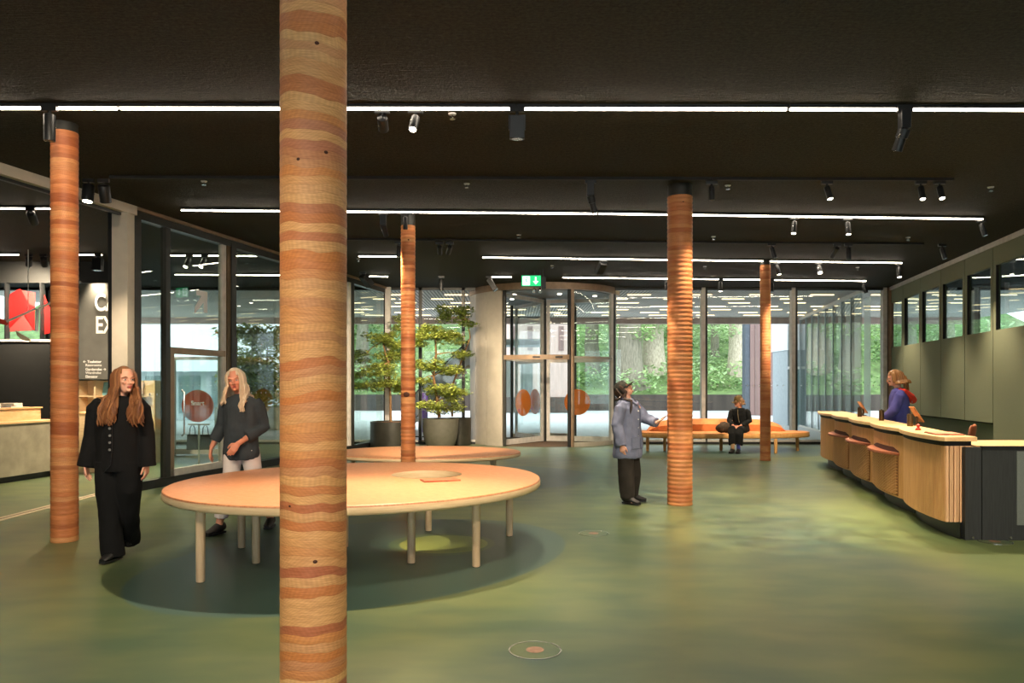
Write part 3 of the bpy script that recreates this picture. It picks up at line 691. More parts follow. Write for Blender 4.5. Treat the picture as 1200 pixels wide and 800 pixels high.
track((400, 279), (1082, 284.5), 'black lighting track between the second and third rows of strip lights')
def gobo_nodes(L):      # leaf-shadow slide inside the projector
    L.use_nodes = True; nt = L.node_tree; e = [n for n in nt.nodes if n.bl_idname == 'ShaderNodeEmission'][0]
    tc = nt.nodes.new('ShaderNodeTexCoord'); n = N(nt, 'ShaderNodeTexNoise', Scale=17.0, Detail=1.5); nt.links.new(tc.outputs['Normal'], n.inputs['Vector'])
    mr = nt.nodes.new('ShaderNodeMapRange'); mr.inputs[1].default_value = .44; mr.inputs[2].default_value = .56; mr.inputs[3].default_value = .06; mr.inputs[4].default_value = 1.6
    nt.links.new(n.outputs['Fac'], mr.inputs[0]); nt.links.new(mr.outputs[0], e.inputs['Strength'])
def spot(px, py, label, body=(0, 14), ln=.2, r=.042, lit=False, fwd=.25, power=None, kind='cyl', drop=.05, aim=None, gobo=False, cone=78):
    a = cl(px, py); k = a.y/F
    t = thing('track_spotlight', label, 'spotlight', (a.x, a.y, CEIL-.03)); t['group'] = 'spotlights on the ceiling tracks'
    MB().cbox((0, 0, -.02), (.14, .04, .045)).build('track_adapter', M['black'], t)
    MB().cyl((0, 0, -.03), (0, 0, -.03-drop), .014, n=10).build('stem', M['black'], t)
    d = V((body[0], -fwd*body[1], -body[1])).normalized()
    if aim is not None: d = (V(aim)-V((a.x, a.y, CEIL-.3))).normalized()
    c = V((0, 0, -.03-drop)); e = c+d*ln
    u = d.orthogonal().normalized()
    if kind == 'cyl':
        o = MB().tube([c-d*.01, c, c+d*.006, e-d*.012, e], [r*.6, r*.96, r, r, r*.97], 20).build('body', M['black'], t, smooth=True)
        MB().tube([c+d*ln*.45-u*(r+.004), c+d*ln*.45+u*(r+.004)], .008, 8).build('tilt_pin', M['chrome'], t)
    elif kind == 'box':
        rot = d.to_track_quat('-Z', 'Y').to_matrix().to_4x4(); rot.translation = c
        MB().box((-r, -r*.7, -ln), (r, r*.7, 0), rot).build('body', M['black'], t, bevel=.006)
        for s in (-1, 1): MB().box((s*(r+.006)-.004, -.02, -ln*.6), (s*(r+.006)+.004, .02, .01), rot).build('yoke_arm', M['black'], t)
    else:   # framing projector: gear box on the rail and a jointed barrel
        MB().box((-.045, -.04, -.2), (.045, .04, -.03)).build('gear_box', M['black'], t, bevel=.005)
        c = V((0, 0, -.2)); e = c+d*ln
        MB().tube([c, c+d*ln*.4, c+d*ln*.42, e], [r, r, r*.8, r*.85], 18).build('body', M['black'], t, smooth=True)
        for s in (-1, 1):
            MB().tube([c+u*s*r*.9+d*.05, c+u*s*r*1.35+d*.08], .007, 6).build('shutter_blade', M['chrome'], t)
    MB().cyl(e-d*.006, e+d*.001, r*.8, n=18).build('lens', M['lens'] if lit else M['lens_off'], t)
    if power is not None:
        L = bpy.data.lights.new('spot_lamp', 'SPOT'); L.energy = power*SPOT_W; L.color = WARM; L.spot_size = math.radians(cone); L.spot_blend = .9; L.shadow_soft_size = .05
        if gobo: gobo_nodes(L)
        lo = bpy.data.objects.new('spot_lamp', L); C.objects.link(lo); lo.parent = t; lo.location = e+d*.03; lo.rotation_euler = d.to_track_quat('-Z', 'Y').to_euler()
    return t
SP = [(58, 121, 'black spotlight hanging in front of the top of the reddish column', (0, 14), .24, .05, False, .0, None, 'cyl'),
 (448, 124, 'black spotlight on the front strip just right of the biggest column', (2, 14), .15, .05, False, .1, 2.6, 'cyl', dict(aim=(-1.55, 11.4, 1.7), cone=44)),
 (487, 124, 'glowing spotlight on the front strip right of the biggest column', (-2, 14), .15, .042, True, .5, 2.4, 'cyl'),
 (606, 122, 'wide black box spotlight on the front strip', (0, 14), .21, .07, False, -.1, 1.0, 'box'),
 (1060, 122, 'large framing projector on the front strip near the right edge', (-5, 14), .2, .055, False, .2, 1.5, 'proj', dict(aim=(2.9, 8.6, 0), gobo=True, cone=60)),
 (104, 207, 'fat black cylinder spotlight by the left partition, left one of a pair', (0, 14), .21, .07, True, .15, 1.0, 'cyl'),
 (121.5, 207, 'fat black cylinder spotlight by the left partition, right one of a pair', (0, 14), .21, .07, True, .15, 1.0, 'cyl', dict(aim=(-5.45, 10.9, 1.0), cone=60)),
 (692, 208, 'tilted framing projector left of the orange column', (-10, 14), .22, .05, False, .2, 1.3, 'proj', dict(aim=(2.2, 10.8, 0), gobo=True, cone=60)),
 (834, 209, 'slim black spotlight just right of the orange column', (0, 14), .17, .036, False, .1, 1.0, 'cyl'),
 (969, 209, 'slim spotlight alone on the track, left of the lit pair', (2, 14), .17, .038, True, .3, 1.0, 'cyl'),
 (1079, 209, 'dim spotlight left of the glowing one near the end of the first track', (0, 14), .17, .038, True, .3, 1.0, 'cyl'),
 (1101, 209, 'glowing spotlight at the right end of the first track', (0, 14), .17, .038, True, .4, 1.0, 'cyl'),
 (449, 246, 'jointed framing projector on the second strip, left of the brownish column', (5, 14), .17, .045, False, .1, 2.2, 'proj', dict(aim=(-1.1, 13.2, .4), cone=55)),
 (475, 246, 'spotlight hanging against the top of the brownish column', (0, 14), .18, .036, False, 0, None, 'cyl'),
 (931, 251.5, 'small spotlight on the second strip right of the orange column', (-2, 14), .19, .04, True, .2, 1.0, 'cyl'),
 (993, 252.5, 'small spotlight on the second strip nearer the green wall', (0, 14), .19, .04, True, .2, 1.0, 'cyl'),
 (1150, 254.5, 'spotlight at the right end of the second strip beside the green wall', (3, 14), .19, .04, False, .2, 1.0, 'cyl'),
 (467, 281, 'dark spotlight on the second track left of the brownish column', (0, 14), .2, .04, False, 0, None, 'cyl'),
 (515, 281.5, 'left spotlight of the pair above the bushiest potted tree', (-1, 14), .2, .042, True, -1.7, 3.2, 'cyl'),
 (527, 281.5, 'right spotlight of the pair above the bushiest potted tree', (-6, 14), .2, .042, False, -1.7, 3.2, 'cyl'),
 (904, 283, 'slanted spotlight on the second track above the slimmest column', (4, 14), .2, .042, False, .1, None, 'cyl'),
 (981, 283.5, 'left spotlight of the dark pair on the second track', (0, 14), .22, .044, False, .1, 3.0, 'cyl', dict(aim=(5.6, 18.4, .5), cone=44)),
 (994, 283.5, 'right spotlight of the dark pair on the second track', (0, 14), .22, .044, False, .1, 1.0, 'cyl'),
 (1104, 284, 'faint spotlight at the end of the second track above the green wall', (3, 14), .2, .042, False, .1, 1.0, 'cyl'),
 (707, 302, 'black box spotlight on the third strip above the revolving door', (-6, 14), .26, .075, False, -.9, 1.5, 'box'),
 (898, 305, 'framing projector against the top of the slimmest column', (-3, 14), .24, .06, False, 0, None, 'proj'),
 (910, 305, 'small lit spotlight just right of the slimmest column', (3, 14), .2, .045, True, .2, 1.0, 'cyl'),
 (959, 305.5, 'bright round glowing spotlight on the third strip', (0, 14), .18, .055, True, .6, 1.0, 'cyl'),
 (1053, 307, 'spotlight at the right end of the third strip', (0, 14), .22, .048, True, .2, 1.0, 'cyl'),
 (781, 325, 'spotlight peeping out left of the orange column near the glass front', (0, 14), .2, .045, False, 0, .7, 'cyl'),
 (844, 325.5, 'small spotlight on the last strip right of the orange column', (0, 14), .22, .05, True, .1, .8, 'cyl'),
 (904, 326, 'small spotlight on the last strip right of the slimmest column', (0, 14), .22, .05, False, .1, .8, 'cyl'),
 (1012, 328, 'slanted spotlight at the right end of the last strip', (4, 14), .22, .05, False, .1, .8, 'cyl'),
 (425, 317, 'large framing projector by the left glass corner, aimed at the trees', (10, 14), .3, .1, False, -.7, 1.2, 'box'),
 (573, 322, 'tilted projector beside the grey cladding of the revolving door', (9, 14), .3, .085, False, .1, .7, 'box'),
 (517, 322, 'dim spotlight near the glass front behind the potted trees', (0, 14), .26, .05, False, 0, .5, 'cyl')]
for a in SP: spot(*a[:3], body=a[3], ln=a[4], r=a[5], lit=a[6], fwd=a[7], power=a[8], kind=a[9], **(a[10] if len(a) > 10 else {}))
for a in [(36, 241, 'slanted spotlight on the nearest strip of the shop ceiling', (4, 14), .2, .06, False, .1, 3.5, 'cyl', dict(aim=(-8.2, 15.2, 1.1), cone=50)),
          (34, 296, 'lit spotlight above the red graphics in the shop, left one', (0, 14), .22, .06, True, .2, 2.0, 'cyl', dict(aim=(-10.3, 16.1, 3.1), cone=90)),
          (51, 296, 'lit spotlight above the red graphics in the shop, right one', (2, 14), .22, .06, True, .2, 2.0, 'cyl', dict(aim=(-9.8, 16.1, 3.1), cone=90)),
          (115, 296.5, 'wide box spotlight in front of the charcoal sign wall', (0, 14), .24, .09, False, .1, 2.4, 'box'),
          (95, 319.7, 'lit spotlight over the left part of the charcoal sign wall', (0, 14), .22, .055, True, .1, .9, 'cyl'),
          (110, 319.7, 'lit spotlight over the lettering of the charcoal sign wall', (0, 14), .22, .055, True, .1, .9, 'cyl'),
          (222, 297, 'bright spotlight seen through the left partition, left one of two', (-3, 14), .2, .05, True, .6, 2.6, 'cyl'),
          (240, 297, 'bright spotlight seen through the left partition, right one of two', (-3, 14), .2, .05, True, .6, 2.6, 'cyl')]:
    spot(*a[:3], body=a[3], ln=a[4], r=a[5], lit=a[6], fwd=a[7], power=a[8], kind=a[9], **(a[10] if len(a) > 10 else {}))
for x, y, l in ((-2.6, 3.9, 'added unseen spotlight overhead to the left of the biggest column'), (.6, 3.9, 'added unseen spotlight overhead to the right of the biggest column'), (3.6, 3.9, 'added unseen spotlight overhead near the counter end'),  # unseen spotlights added to light the foreground floor and the columns
                (-2.2, .6, 'added unseen spotlight behind the camera aimed at the biggest column'), (1.5, .6, 'added unseen spotlight behind the camera above the drain cover'), (4.6, .6, 'added unseen spotlight behind the camera to the right')):
    t = spot(600, 100, l, power=1.3, lit=True, fwd=-.9, aim=((-4.4-x+cl(600, 100).x, 7.5-y+cl(600, 100).y, 1.7) if x == -2.6 else None)); t.location = (x, y, CEIL-.03)
def sprinkler(px, py, label):
    a = cl(px, py); t = thing('sprinkler_head', label, 'sprinkler', (a.x, a.y, CEIL))
    MB().lathe([(.04, 0), (.035, -.012), (.012, -.016)], n=16).build('cover_rose', M['white'], t, smooth=True)
    MB().cyl((0, 0, -.015), (0, 0, -.05), .01, n=8).build('nozzle', M['chrome'], t); MB().lathe([(.028, -.05), (.028, -.054)], n=14).build('deflector', M['chrome'], t)
for px, py, l in ((239, 212, 'chrome sprinkler head between the left partition and the biggest column'), (547, 215, 'chrome sprinkler head on the ceiling left of the tilted framing projector'), (853, 217, 'chrome sprinkler head just right of the orange column'),
                  (1161, 219, 'chrome sprinkler head near the top right, beyond the first track end'), (608, 275, 'chrome sprinkler head above and left of the exit sign'), (836, 277, 'chrome sprinkler head behind the orange column'),
                  (1064, 278, 'chrome sprinkler head near the end of the second track'), (647, 311, 'chrome sprinkler head above the revolving door'), (826, 312, 'chrome sprinkler head above the bench, left'), (1005, 313, 'chrome sprinkler head above the far end of the counter'),
                  (420, 279+24, 'chrome sprinkler head above the tree in the steel pot'), (530, 133, 'chrome sprinkler head right of the glowing spotlight on the front strip')):
    sprinkler(px, py, l)
# emergency exit sign
p = at(622.5, 329, 17.0)
t = thing('exit_sign', 'green lit emergency exit sign with running figure and down arrow above the revolving door', 'sign', p)
mgreen = emit('exit_green', S(20, 170, 100), 1.1); mwh = emit('exit_white', (.9, 1, .95, 1), 1.3)
MB().box((-.225, -.03, -.13), (.225, .03, .13)).build('housing', M['black'], t, bevel=.004); MB().box((-.215, -.034, -.12), (.215, -.03, .115)).build('lit_panel', mgreen, t)
for s in (-.12, .12): MB().cyl((s, 0, .13), (s, 0, CEIL-p.z), .008, n=8).build('hanger', M['black'], t)
MB().box((-.19, -.037, -.10), (-.03, -.034, .095)).build('doorway_symbol', mwh, t)
mb = MB(); y = -.04
mb.tube([(-.10, y, .06), (-.10, y+.003, .06)], .018, 12); mb.tube([(-.115, y, .035), (-.105, y, -.01)], .013, 6); mb.tube([(-.105, y, -.01), (-.075, y, -.035), (-.085, y, -.075)], .009, 6); mb.tube([(-.105, y, -.01), (-.135, y, -.045), (-.165, y, -.05)], .009, 6)
mb.tube([(-.115, y, .03), (-.08, y, .015), (-.06, y, .03)], .008, 6); mb.tube([(-.115, y, .03), (-.145, y, .02), (-.15, y, -.01)], .008, 6); mb.build('running_figure', mgreen, t)
mb = MB(); mb.box((.085, -.038, -.03), (.115, -.034, .08)); mb.add([(.04, -.038, -.01), (.10, -.038, -.085), (.16, -.038, -.01), (.04, -.034, -.01), (.10, -.034, -.085), (.16, -.034, -.01)], [(0, 1, 2), (5, 4, 3), (0, 3, 4, 1), (1, 4, 5, 2), (2, 5, 3, 0)]); mb.build('arrow_symbol', mwh, t)
p = at(637, 331, 17.05); t = thing('ceiling_loudspeaker', 'small black loudspeaker hanging right of the exit sign', 'loudspeaker', p)
MB().box((-.05, -.06, -.14), (.05, .06, .12)).build('cabinet', M['black'], t, bevel=.008); MB().cyl((0, 0, .12), (0, 0, CEIL-p.z), .012, n=8).build('hanger', M['black'], t); MB().cyl((0, -.062, -.03), (0, -.06, -.03), .035).build('cone', M['steel_dark'], t)
for px, l in ((626, 'silver mini detector under the exit sign'), (633, 'silver mini detector under the black loudspeaker')):
    p = at(px, 340, 17.2); t = thing('silver_detector', l, 'detector', p); MB().lathe([(.03, -.06), (.04, -.03), (.035, .03), (.012, .05)], n=14).build('body', M['chrome'], t, smooth=True); MB().cyl((0, 0, .05), (0, 0, CEIL-p.z), .008, n=6).build('stem', M['black'], t)

# ---------------------------------------------------------------- revolving door
RC = V((.9, 21.2, 0)); RR = 2.0
t = thing('revolving_door', 'large glazed revolving door with bronze frame, round orange stickers and grey clad drum side', 'revolving door', RC)
def arc(a0, a1, r, n=16): return [V((r*math.sin(a0+(a1-a0)*k/n), -r*math.cos(a0+(a1-a0)*k/n), 0)) for k in range(n+1)]
def arcwall(a0, a1, r, th, z0, z1, nm, m, par=None):
    mb = MB(); o, i = arc(a0, a1, r+th/2), arc(a0, a1, r-th/2); n = len(o)
    vs = [(p.x, p.y, z) for z in (z0, z1) for p in o+i]
    fs = []
    for k in range(n-1):
        fs += [(k, k+1, 2*n+k+1, 2*n+k), (n+k+1, n+k, 3*n+k, 3*n+k+1), (k+1, k, n+k, n+k+1), (2*n+k, 2*n+k+1, 3*n+k+1, 3*n+k)]
    fs += [(0, 2*n, 3*n, n), (n-1, 2*n-1, 4*n-1, 3*n-1)]
    return mb.add(vs, fs).build(nm, m, par or t, smooth=True)
rad = math.radians
arcwall(rad(-90), rad(90), RR+.02, .14, 4.0, CEIL, 'canopy_ring', M['bronze']); arcwall(rad(90), rad(270), RR+.02, .14, 4.0, CEIL, 'canopy_ring', M['bronze'])
MB().lathe([(RR-.04, 3.98), (RR-.04, 4.02)], n=64).build('canopy_ceiling', plain('canopy_grey', S(120, 118, 110), .5), t)
for a, q in ((.3, 1.2), (-.7, 1.3), (2.2, 1.2), (1.1, 1.5), (-1.6, .9)): MB().cyl((q*math.sin(a), -q*math.cos(a), 3.965), (q*math.sin(a), -q*math.cos(a), 3.98), .05).build('downlight', M['lens'], t)
for k, (a0, a1) in enumerate(((-64, -49.5), (-49, -34))):
    arcwall(rad(a0), rad(a1), RR+.02, .10, 0, 4.0, 'clad_panel', M['cladding'])
for a0, a1 in ((-95, -64.5), (-130, -96)): arcwall(rad(a0), rad(a1), RR+.02, .10, 0, 4.0, 'clad_panel', M['cladding'])
def post(a, nm, m, wd=.05): p = arc(rad(a), rad(a)+.001, RR, 1)[0]; return MB().cyl((p.x, p.y, 0), (p.x, p.y, 4.0), wd, n=12).build(nm, m, t, smooth=True)
post(-33, 'jamb_post', M['mullion_dark'], .045); post(16.2, 'jamb_post', M['black'], .05); post(18.2, 'jamb_post', M['bronze'], .06); post(66, 'jamb_post', M['mullion_dark'], .06); post(150, 'jamb_post', M['mullion_dark'], .05); post(207, 'jamb_post', M['mullion_dark'], .05)
arcwall(rad(-33), rad(17), RR, .09, 2.22, 2.34, 'transom', M['bronze'])
for a in (-8, 8): arcwall(rad(a-2.6), rad(a+2.6), RR+.05, .02, 2.26, 2.30, 'sensor', M['black'])
arcwall(rad(19), rad(65), RR, .012, .1, 4.0, 'curved_glass', M['glass']); arcwall(rad(151), rad(206), RR, .012, .1, 4.0, 'curved_glass', M['glass']); arcwall(rad(67), rad(100), RR, .012, .1, 4.0, 'curved_glass', M['glass'])
arcwall(rad(19), rad(100), RR, .07, 0, .11, 'base_rail', M['cladding']); arcwall(rad(19), rad(65), RR, .05, 2.25, 2.31, 'glazing_bar', M['cladding']); arcwall(rad(151), rad(206), RR, .07, 0, .11, 'base_rail', M['cladding'])
MB().lathe([(RR-.05, 0.001), (RR-.05, .006)], n=64).build('entrance_mat', plain('brown_mat', S(96, 76, 58), .95, 0, .3, 60, .4, 200), t)
MB().cyl((0, 0, .006), (0, 0, 4.0), .06, n=20).build('central_shaft', M['mullion_dark'], t, smooth=True)
mor = film('orange_sticker', S(248, 150, 62), .5)
mred = plain('strawberry_red', S(214, 62, 48), .6)
for ang, sr, lines, mirror in ((-36, 1.0, ('Bak ir', 'smart igen?'), 1), (80, .92, ('onsdag', 'is noen\'s?'), 1), (204, .62, ('Bak ir', 'smart igen?'), 1)):
    wmat = Matrix.Rotation(rad(ang), 4, 'Z')          # local: wing runs along -y
    q = bpy.data.objects.new('door_wing', None); C.objects.link(q); q.parent = t; q.matrix_local = wmat
    q_ = MB()
    q_.box((-.03, -1.93, .02), (.03, -1.85, 3.95)); q_.box((-.03, -.16, .02), (.03, -.07, 3.95))
    q_.box((-.03, -1.85, .02), (.03, -.16, .16)); q_.box((-.03, -1.85, 3.85), (.03, -.16, 3.95)); q_.box((-.03, -1.85, 2.2), (.03, -.16, 2.3))
    q_.build('wing_frame', M['mullion_light'], q)
    MB().box((-.005, -1.85, .16), (.005, -.16, 3.85)).build('wing_glass', M['glass'], q)
    sgn = -1 if ang < 0 else (1 if ang < 90 else -1)
    # sticker disc on the face that looks at the hall
    base = Matrix.Translation(V((sgn*.008, -sr, 1.1))) @ Matrix.Rotation(-PI/2 if sgn < 0 else PI/2, 4, 'Z') @ STAND
    MB().cyl((0, 0, 0), (0, 0, .003), .36, n=40).build('orange_sticker', mor, q, mtx=base)
    for i, tx in enumerate(lines): text(tx, .095, 'sticker_lettering', M['white'], q, base @ Matrix.Translation(V((0, .11-.12*i, .004))), .0005, 'CENTER', True)
    for i in range(3): MB().box((-.13, -.10-.035*i, .003), (.13, -.088-.035*i, .0045)).build('sticker_small_print', M['white'], q, mtx=base)
    MB().ball((.2, -.2, .003), (.085, .07, .004), 14, 6).build('strawberry_print', mred, q, mtx=base)

# ---------------------------------------------------------------- potted trees
def potted(name, label, pos, pot, trunk, clumps, leafm, seed, d, matp, sz=.085, dens=1.0):
    t = thing(name, label, 'potted tree', pos); rnd = random.Random(seed)
    n = len(pot)
    MB().lathe(pot+[(pot[-1][0]-.04, pot[-1][1]), (pot[-1][0]-.05, pot[-1][1]-.06)], n=48).build('pot', matp, t, smooth=True)
    MB().lathe([(pot[-1][0]-.045, pot[-1][1]-.05), (pot[-1][0]*.5, pot[-1][1]-.02), (.02, pot[-1][1]-.015)], n=32, cap=True).build('bark_mulch', M['soil'], t, smooth=True)
    o = V(pos)
    for tr in trunk:
        pts = [at(px, py, d+dd)-o for px, py, dd, r in tr]; MB().tube(pts, [q[3] for q in tr], 10).build('trunk', M['bark'], t, smooth=True)
    mb = MB(); br = MB(); k = d/F
    for i, (px, py, rx, ry, dd) in enumerate(clumps):
        c = at(px, py, d+dd)-o; r = (rx*k, rx*k*.85, ry*k)
        for s in range(max(3, int(rx*ry/13))):        # sprays within the clump
            a = rnd.uniform(0, 2*PI); q = rnd.random()**.5*.85
            cc = (c.x+r[0]*q*math.cos(a), c.y+r[1]*q*math.sin(a), c.z+r[2]*rnd.uniform(-.6, .75))
            leaves(mb, cc, (.21, .21, .09), int(80*dens), sz, rnd, .8, .15)
        tp = at(trunk[0][-1][0], trunk[0][-1][1], d+trunk[0][-1][2])-o; best = min((at(q[0], q[1], d+q[2])-o for tr in trunk for q in tr[1:]), key=lambda z: (z-c).length)
        br.tube([best, best.lerp(c, .5)+V((0, 0, .05)), c], [.018, .012, .006], 6)
    br.build('branches', M['bark'], t, smooth=True); mb.build('foliage', M[leafm], t)
    return t
pa = (-3.0, 19.1, 0); pb_ = (-1.81, 19.2, 0); pc = (-1.38, 19.88, 0)
potted('potted_tree', 'tree in a wide cylindrical black steel planter in the glass corner', pa, [(.5, 0), (.555, .0), (.56, .03), (.56, .66)], [[(458, 494, 0, .035), (457, 455, 0, .03), (455, 425, 0, .024), (448, 400, 0, .016)]],
       [(447, 398, 18, 11, -.1), (425, 418, 14, 8, 0), (467, 412, 13, 14, .1), (444, 436, 20, 10, -.2), (436, 452, 22, 9, -.1), (464, 452, 13, 12, -.1), (471, 380, 8, 12, .2), (422, 440, 9, 7, .1), (455, 420, 16, 9, .2)], 'leaf', 3, 19.1, M['pot_metal'])
potted('potted_tree', 'layered bushy tree in a big tapered stone pot', pb_, [(.27, 0), (.33, 0), (.40, .16), (.45, .42), (.46, .70), (.465, .73)], [[(515, 489, 0, .045), (512, 470, 0, .04), (508, 440, 0, .032), (511, 415, 0, .028), (510, 392, 0, .02)]],
       [(508, 390, 27, 10, -.1), (530, 396, 17, 9, 0), (489, 400, 12, 9, 0), (500, 428, 20, 8, -.1), (527, 434, 17, 7, 0), (494, 446, 15, 5, -.1), (520, 458, 24, 8, -.15), (503, 478, 15, 8, -.2), (536, 464, 14, 8, 0), (542, 415, 8, 6, .1), (528, 480, 14, 6, .0)], 'leaf', 8, 19.2, M['pot_stone'], .09)
potted('potted_tree', 'taller leaning tree in a dark pot half hidden behind the tapered stone pot', pc, [(.26, 0), (.29, 0), (.3, .03), (.31, .72)], [[(530, 488, 0, .03), (529, 455, 0, .026), (541, 422, 0, .022), (551, 395, 0, .018), (548, 376, -.3, .012)]],
       [(536, 366, 22, 9, -.3), (548, 376, 9, 10, -.3), (524, 372, 10, 7, -.2), (546, 416, 8, 5, -.2)], 'leaf_dk', 12, 19.88, M['pot_metal'])

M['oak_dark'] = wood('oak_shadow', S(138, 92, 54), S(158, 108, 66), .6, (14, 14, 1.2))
# ---------------------------------------------------------------- reception counter
KC = .2435; U = V((KC, 1, 0)).normalized(); NL = V((-1, KC, 0)).normalized()
D0, D1, WAVES = 7.72, 15.4, 5
LEN = (D1-D0)*math.sqrt(1+KC**2)
O0 = V((2.52+KC*D0, D0, 0))
def cf(s, off=0.0):      # s metres from the near end along the front
    q = min(max(s/LEN, 0), 1)*WAVES; return O0+U*s+NL*(off+.085*abs(math.sin(PI*q))**.75)
ct = thing('reception_counter', 'long reception counter with scalloped pale worktop and slatted oak front along the green wall', 'counter', O0)
def L_(p, z): return V((p.x-O0.x, p.y-O0.y, z))
BACK = .42
ns = 200
fr = [cf(LEN*k/ns, .05) for k in range(ns+1)]; bk = [O0+U*(LEN+.05)-NL*BACK, O0-U*.03-NL*BACK*.62]
near = O0-U*.03; endp = O0+V((.30, -.04, 0))
poly = [L_(p, 0) for p in fr]+[L_(bk[0], 0), L_(O0+V((.42, .5, 0)), 0), L_(O0+V((.30, -.05, 0)), 0), L_(O0+V((-.03, -.05, 0)), 0)]
MB().prism([(p.x, p.y) for p in poly], .99, 1.035).build('worktop', M['counter_top'], ct, bevel=.004)
fr2 = [cf(LEN*k/ns, .005) for k in range(ns+1)]
poly = [L_(p, 0) for p in fr2]+[L_(bk[0], 0), L_(O0+V((.42, .5, 0)), 0), L_(O0+V((.28, .02, 0)), 0)]
MB().prism([(p.x, p.y) for p in poly], .94, .99).build('shadow_gap', M['black_matt'], ct)
fr3 = [cf(LEN*k/ns, -.02) for k in range(ns+1)]
poly = [L_(p, 0) for p in fr3]+[L_(bk[0], 0), L_(O0+V((.42, .5, 0)), 0), L_(O0+V((.28, .03, 0)), 0)]
MB().prism([(p.x, p.y) for p in poly], .17, .94).build('core', M['dark_ply'], ct)
fr4 = [cf(LEN*k/ns, -.14) for k in range(ns+1)]
poly = [L_(p, 0) for p in fr4]+[L_(bk[0], 0), L_(O0+V((.42, .5, 0)), 0), L_(O0+V((.28, .1, 0)), 0)]
MB().prism([(p.x, p.y) for p in poly], 0, .17).build('plinth', M['black'], ct)
mb = MB(); sl = .046; nsl = int(LEN/sl); sl = LEN/nsl
for k in range(nsl):
    a, b_ = cf(k*sl+.004), cf((k+1)*sl-.004); ai, bi = cf(k*sl+.004, -.03), cf((k+1)*sl-.004, -.03)
    q = [L_(p, 0) for p in (a, b_, bi, ai)]; mb.prism([(p.x, p.y) for p in q], .17, .94)
mb.build('slatted_front', M['oak'], ct)
mb = MB(); x = 0
for k, wd in enumerate((.034, .02, .02, .034, .02, .034, .02, .034, .02, .026)):
    mb.box((x+.003, -.015-(.006 if k % 2 else 0), .17), (x+wd-.003, .03, .94)); x += wd+.002
mb.build('slatted_end', M['oak_light'], ct)
WL = LEN/WAVES
for wv in (1, 2, 3):
    s0, s1 = WL*wv+.10, WL*(wv+1)-.12
    # crescent bag shelf
    mb = MB(); n = 24; ou = []; inn = []
    for k in range(n+1):
        s = s0+(s1-s0)*k/n; q = math.sin(PI*k/n)**.7; inn.append(L_(cf(s, -.01), 0)); ou.append(L_(cf(s, .01+.13*q), 0))
    mb.prism([(p.x, p.y) for p in ou+inn[::-1]], .69, .725); mb.build('bag_shelf', M['redwood'], ct, bevel=.006)
    mb = MB(); lo = [L_(cf(s0+(s1-s0)*k/n, .004), 0) for k in range(n+1)]  # dark sheet laid over the slats in place of the slot's shade
    vs = [(p.x, p.y, .725) for p in lo]+[(p.x, p.y, .725+.06*min(1, 3.2*(1-k/n))*min(1, 6*k/n+.25)) for k, p in enumerate(lo)]
    vs2 = [(L_(cf(s0+(s1-s0)*(k % (n+1))/n, -.02), 0).x, L_(cf(s0+(s1-s0)*(k % (n+1))/n, -.02), 0).y, v[2]) for k, v in enumerate(vs)]
    m_ = n+1
    fs = [(k, k+1, m_+k+1, m_+k) for k in range(n)]+[(2*m_+k+1, 2*m_+k, 3*m_+k, 3*m_+k+1) for k in range(n)]+[(m_+k, m_+k+1, 3*m_+k+1, 3*m_+k) for k in range(n)]+[(k+1, k, 2*m_+k, 2*m_+k+1) for k in range(n)]
    mb.add(vs+vs2, fs); mb.build('bag_slot_shade', plain('slot_shadow_brown', S(70, 36, 26), .7) if wv == 1 else bpy.data.materials['slot_shadow_brown'], ct)
    mb = MB(); k0, k1 = int(s0/sl)+1, int(s1/sl)-1
    for k in range(k0, k1):
        for j in range(13):
            z = .20+.037*j+(.018 if k % 2 else 0)
            a, b_, ai, bi = cf(k*sl+.002, .024), cf((k+1)*sl-.002, .024), cf(k*sl+.002, -.01), cf((k+1)*sl-.002, -.01)
            q = [L_(p, 0) for p in (a, b_, bi, ai)]; mb.prism([(p.x, p.y) for p in q], z, z+.021)
    mb.build('woven_panel', M['oak'], ct)
    mb = MB()
    for k in range(k0, k1):
        q = [L_(p, 0) for p in (cf(k*sl, .006), cf((k+1)*sl, .006), cf((k+1)*sl, -.01), cf(k*sl, -.01))]; mb.prism([(p.x, p.y) for p in q], .19, .685)
    mb.build('woven_backing', M['oak_dark'], ct)
rd = thing('return_desk', 'charcoal stained return desk with grey felt panel at the near end of the counter', 'desk', (O0.x+.32, 7.62, 0))
MB().box((0, 0, .0), (2.55, .06, .91)).build('front_board', M['dark_ply'], rd); MB().box((0, -.008, .91), (2.55, .04, .945)).build('front_capping', M['black'], rd)
MB().box((0, .04, .91), (2.55, .85, .945)).build('desktop', M['counter_top'], rd, bevel=.003)
MB().box((.34, -.014, .155), (2.45, 0, .895)).build('felt_panel', M['felt_grey'], rd); MB().box((2.45, .06, 0), (2.51, .8, .91)).build('side_board', M['dark_ply'], rd); MB().box((.06, .06, 0), (.12, .8, .91)).build('side_board', M['dark_ply'], rd)
MB().box((-.16, .02, 0), (0, .1, .93)).build('filler_board', M['dark_ply'], rd)
for x in (-.1, .28, 1.2): MB().cyl((x, -.012, .03), (x, -.004, .03), .012, n=10).build('foot_screw', M['chrome'], rd)
def on_counter(px, off): # a point on the worktop: along the counter by pixel column, off metres behind the front line
    tt = (px-CX)/F; d = (2.52+off)/(tt-KC); return V((tt*d, d, 1.035))
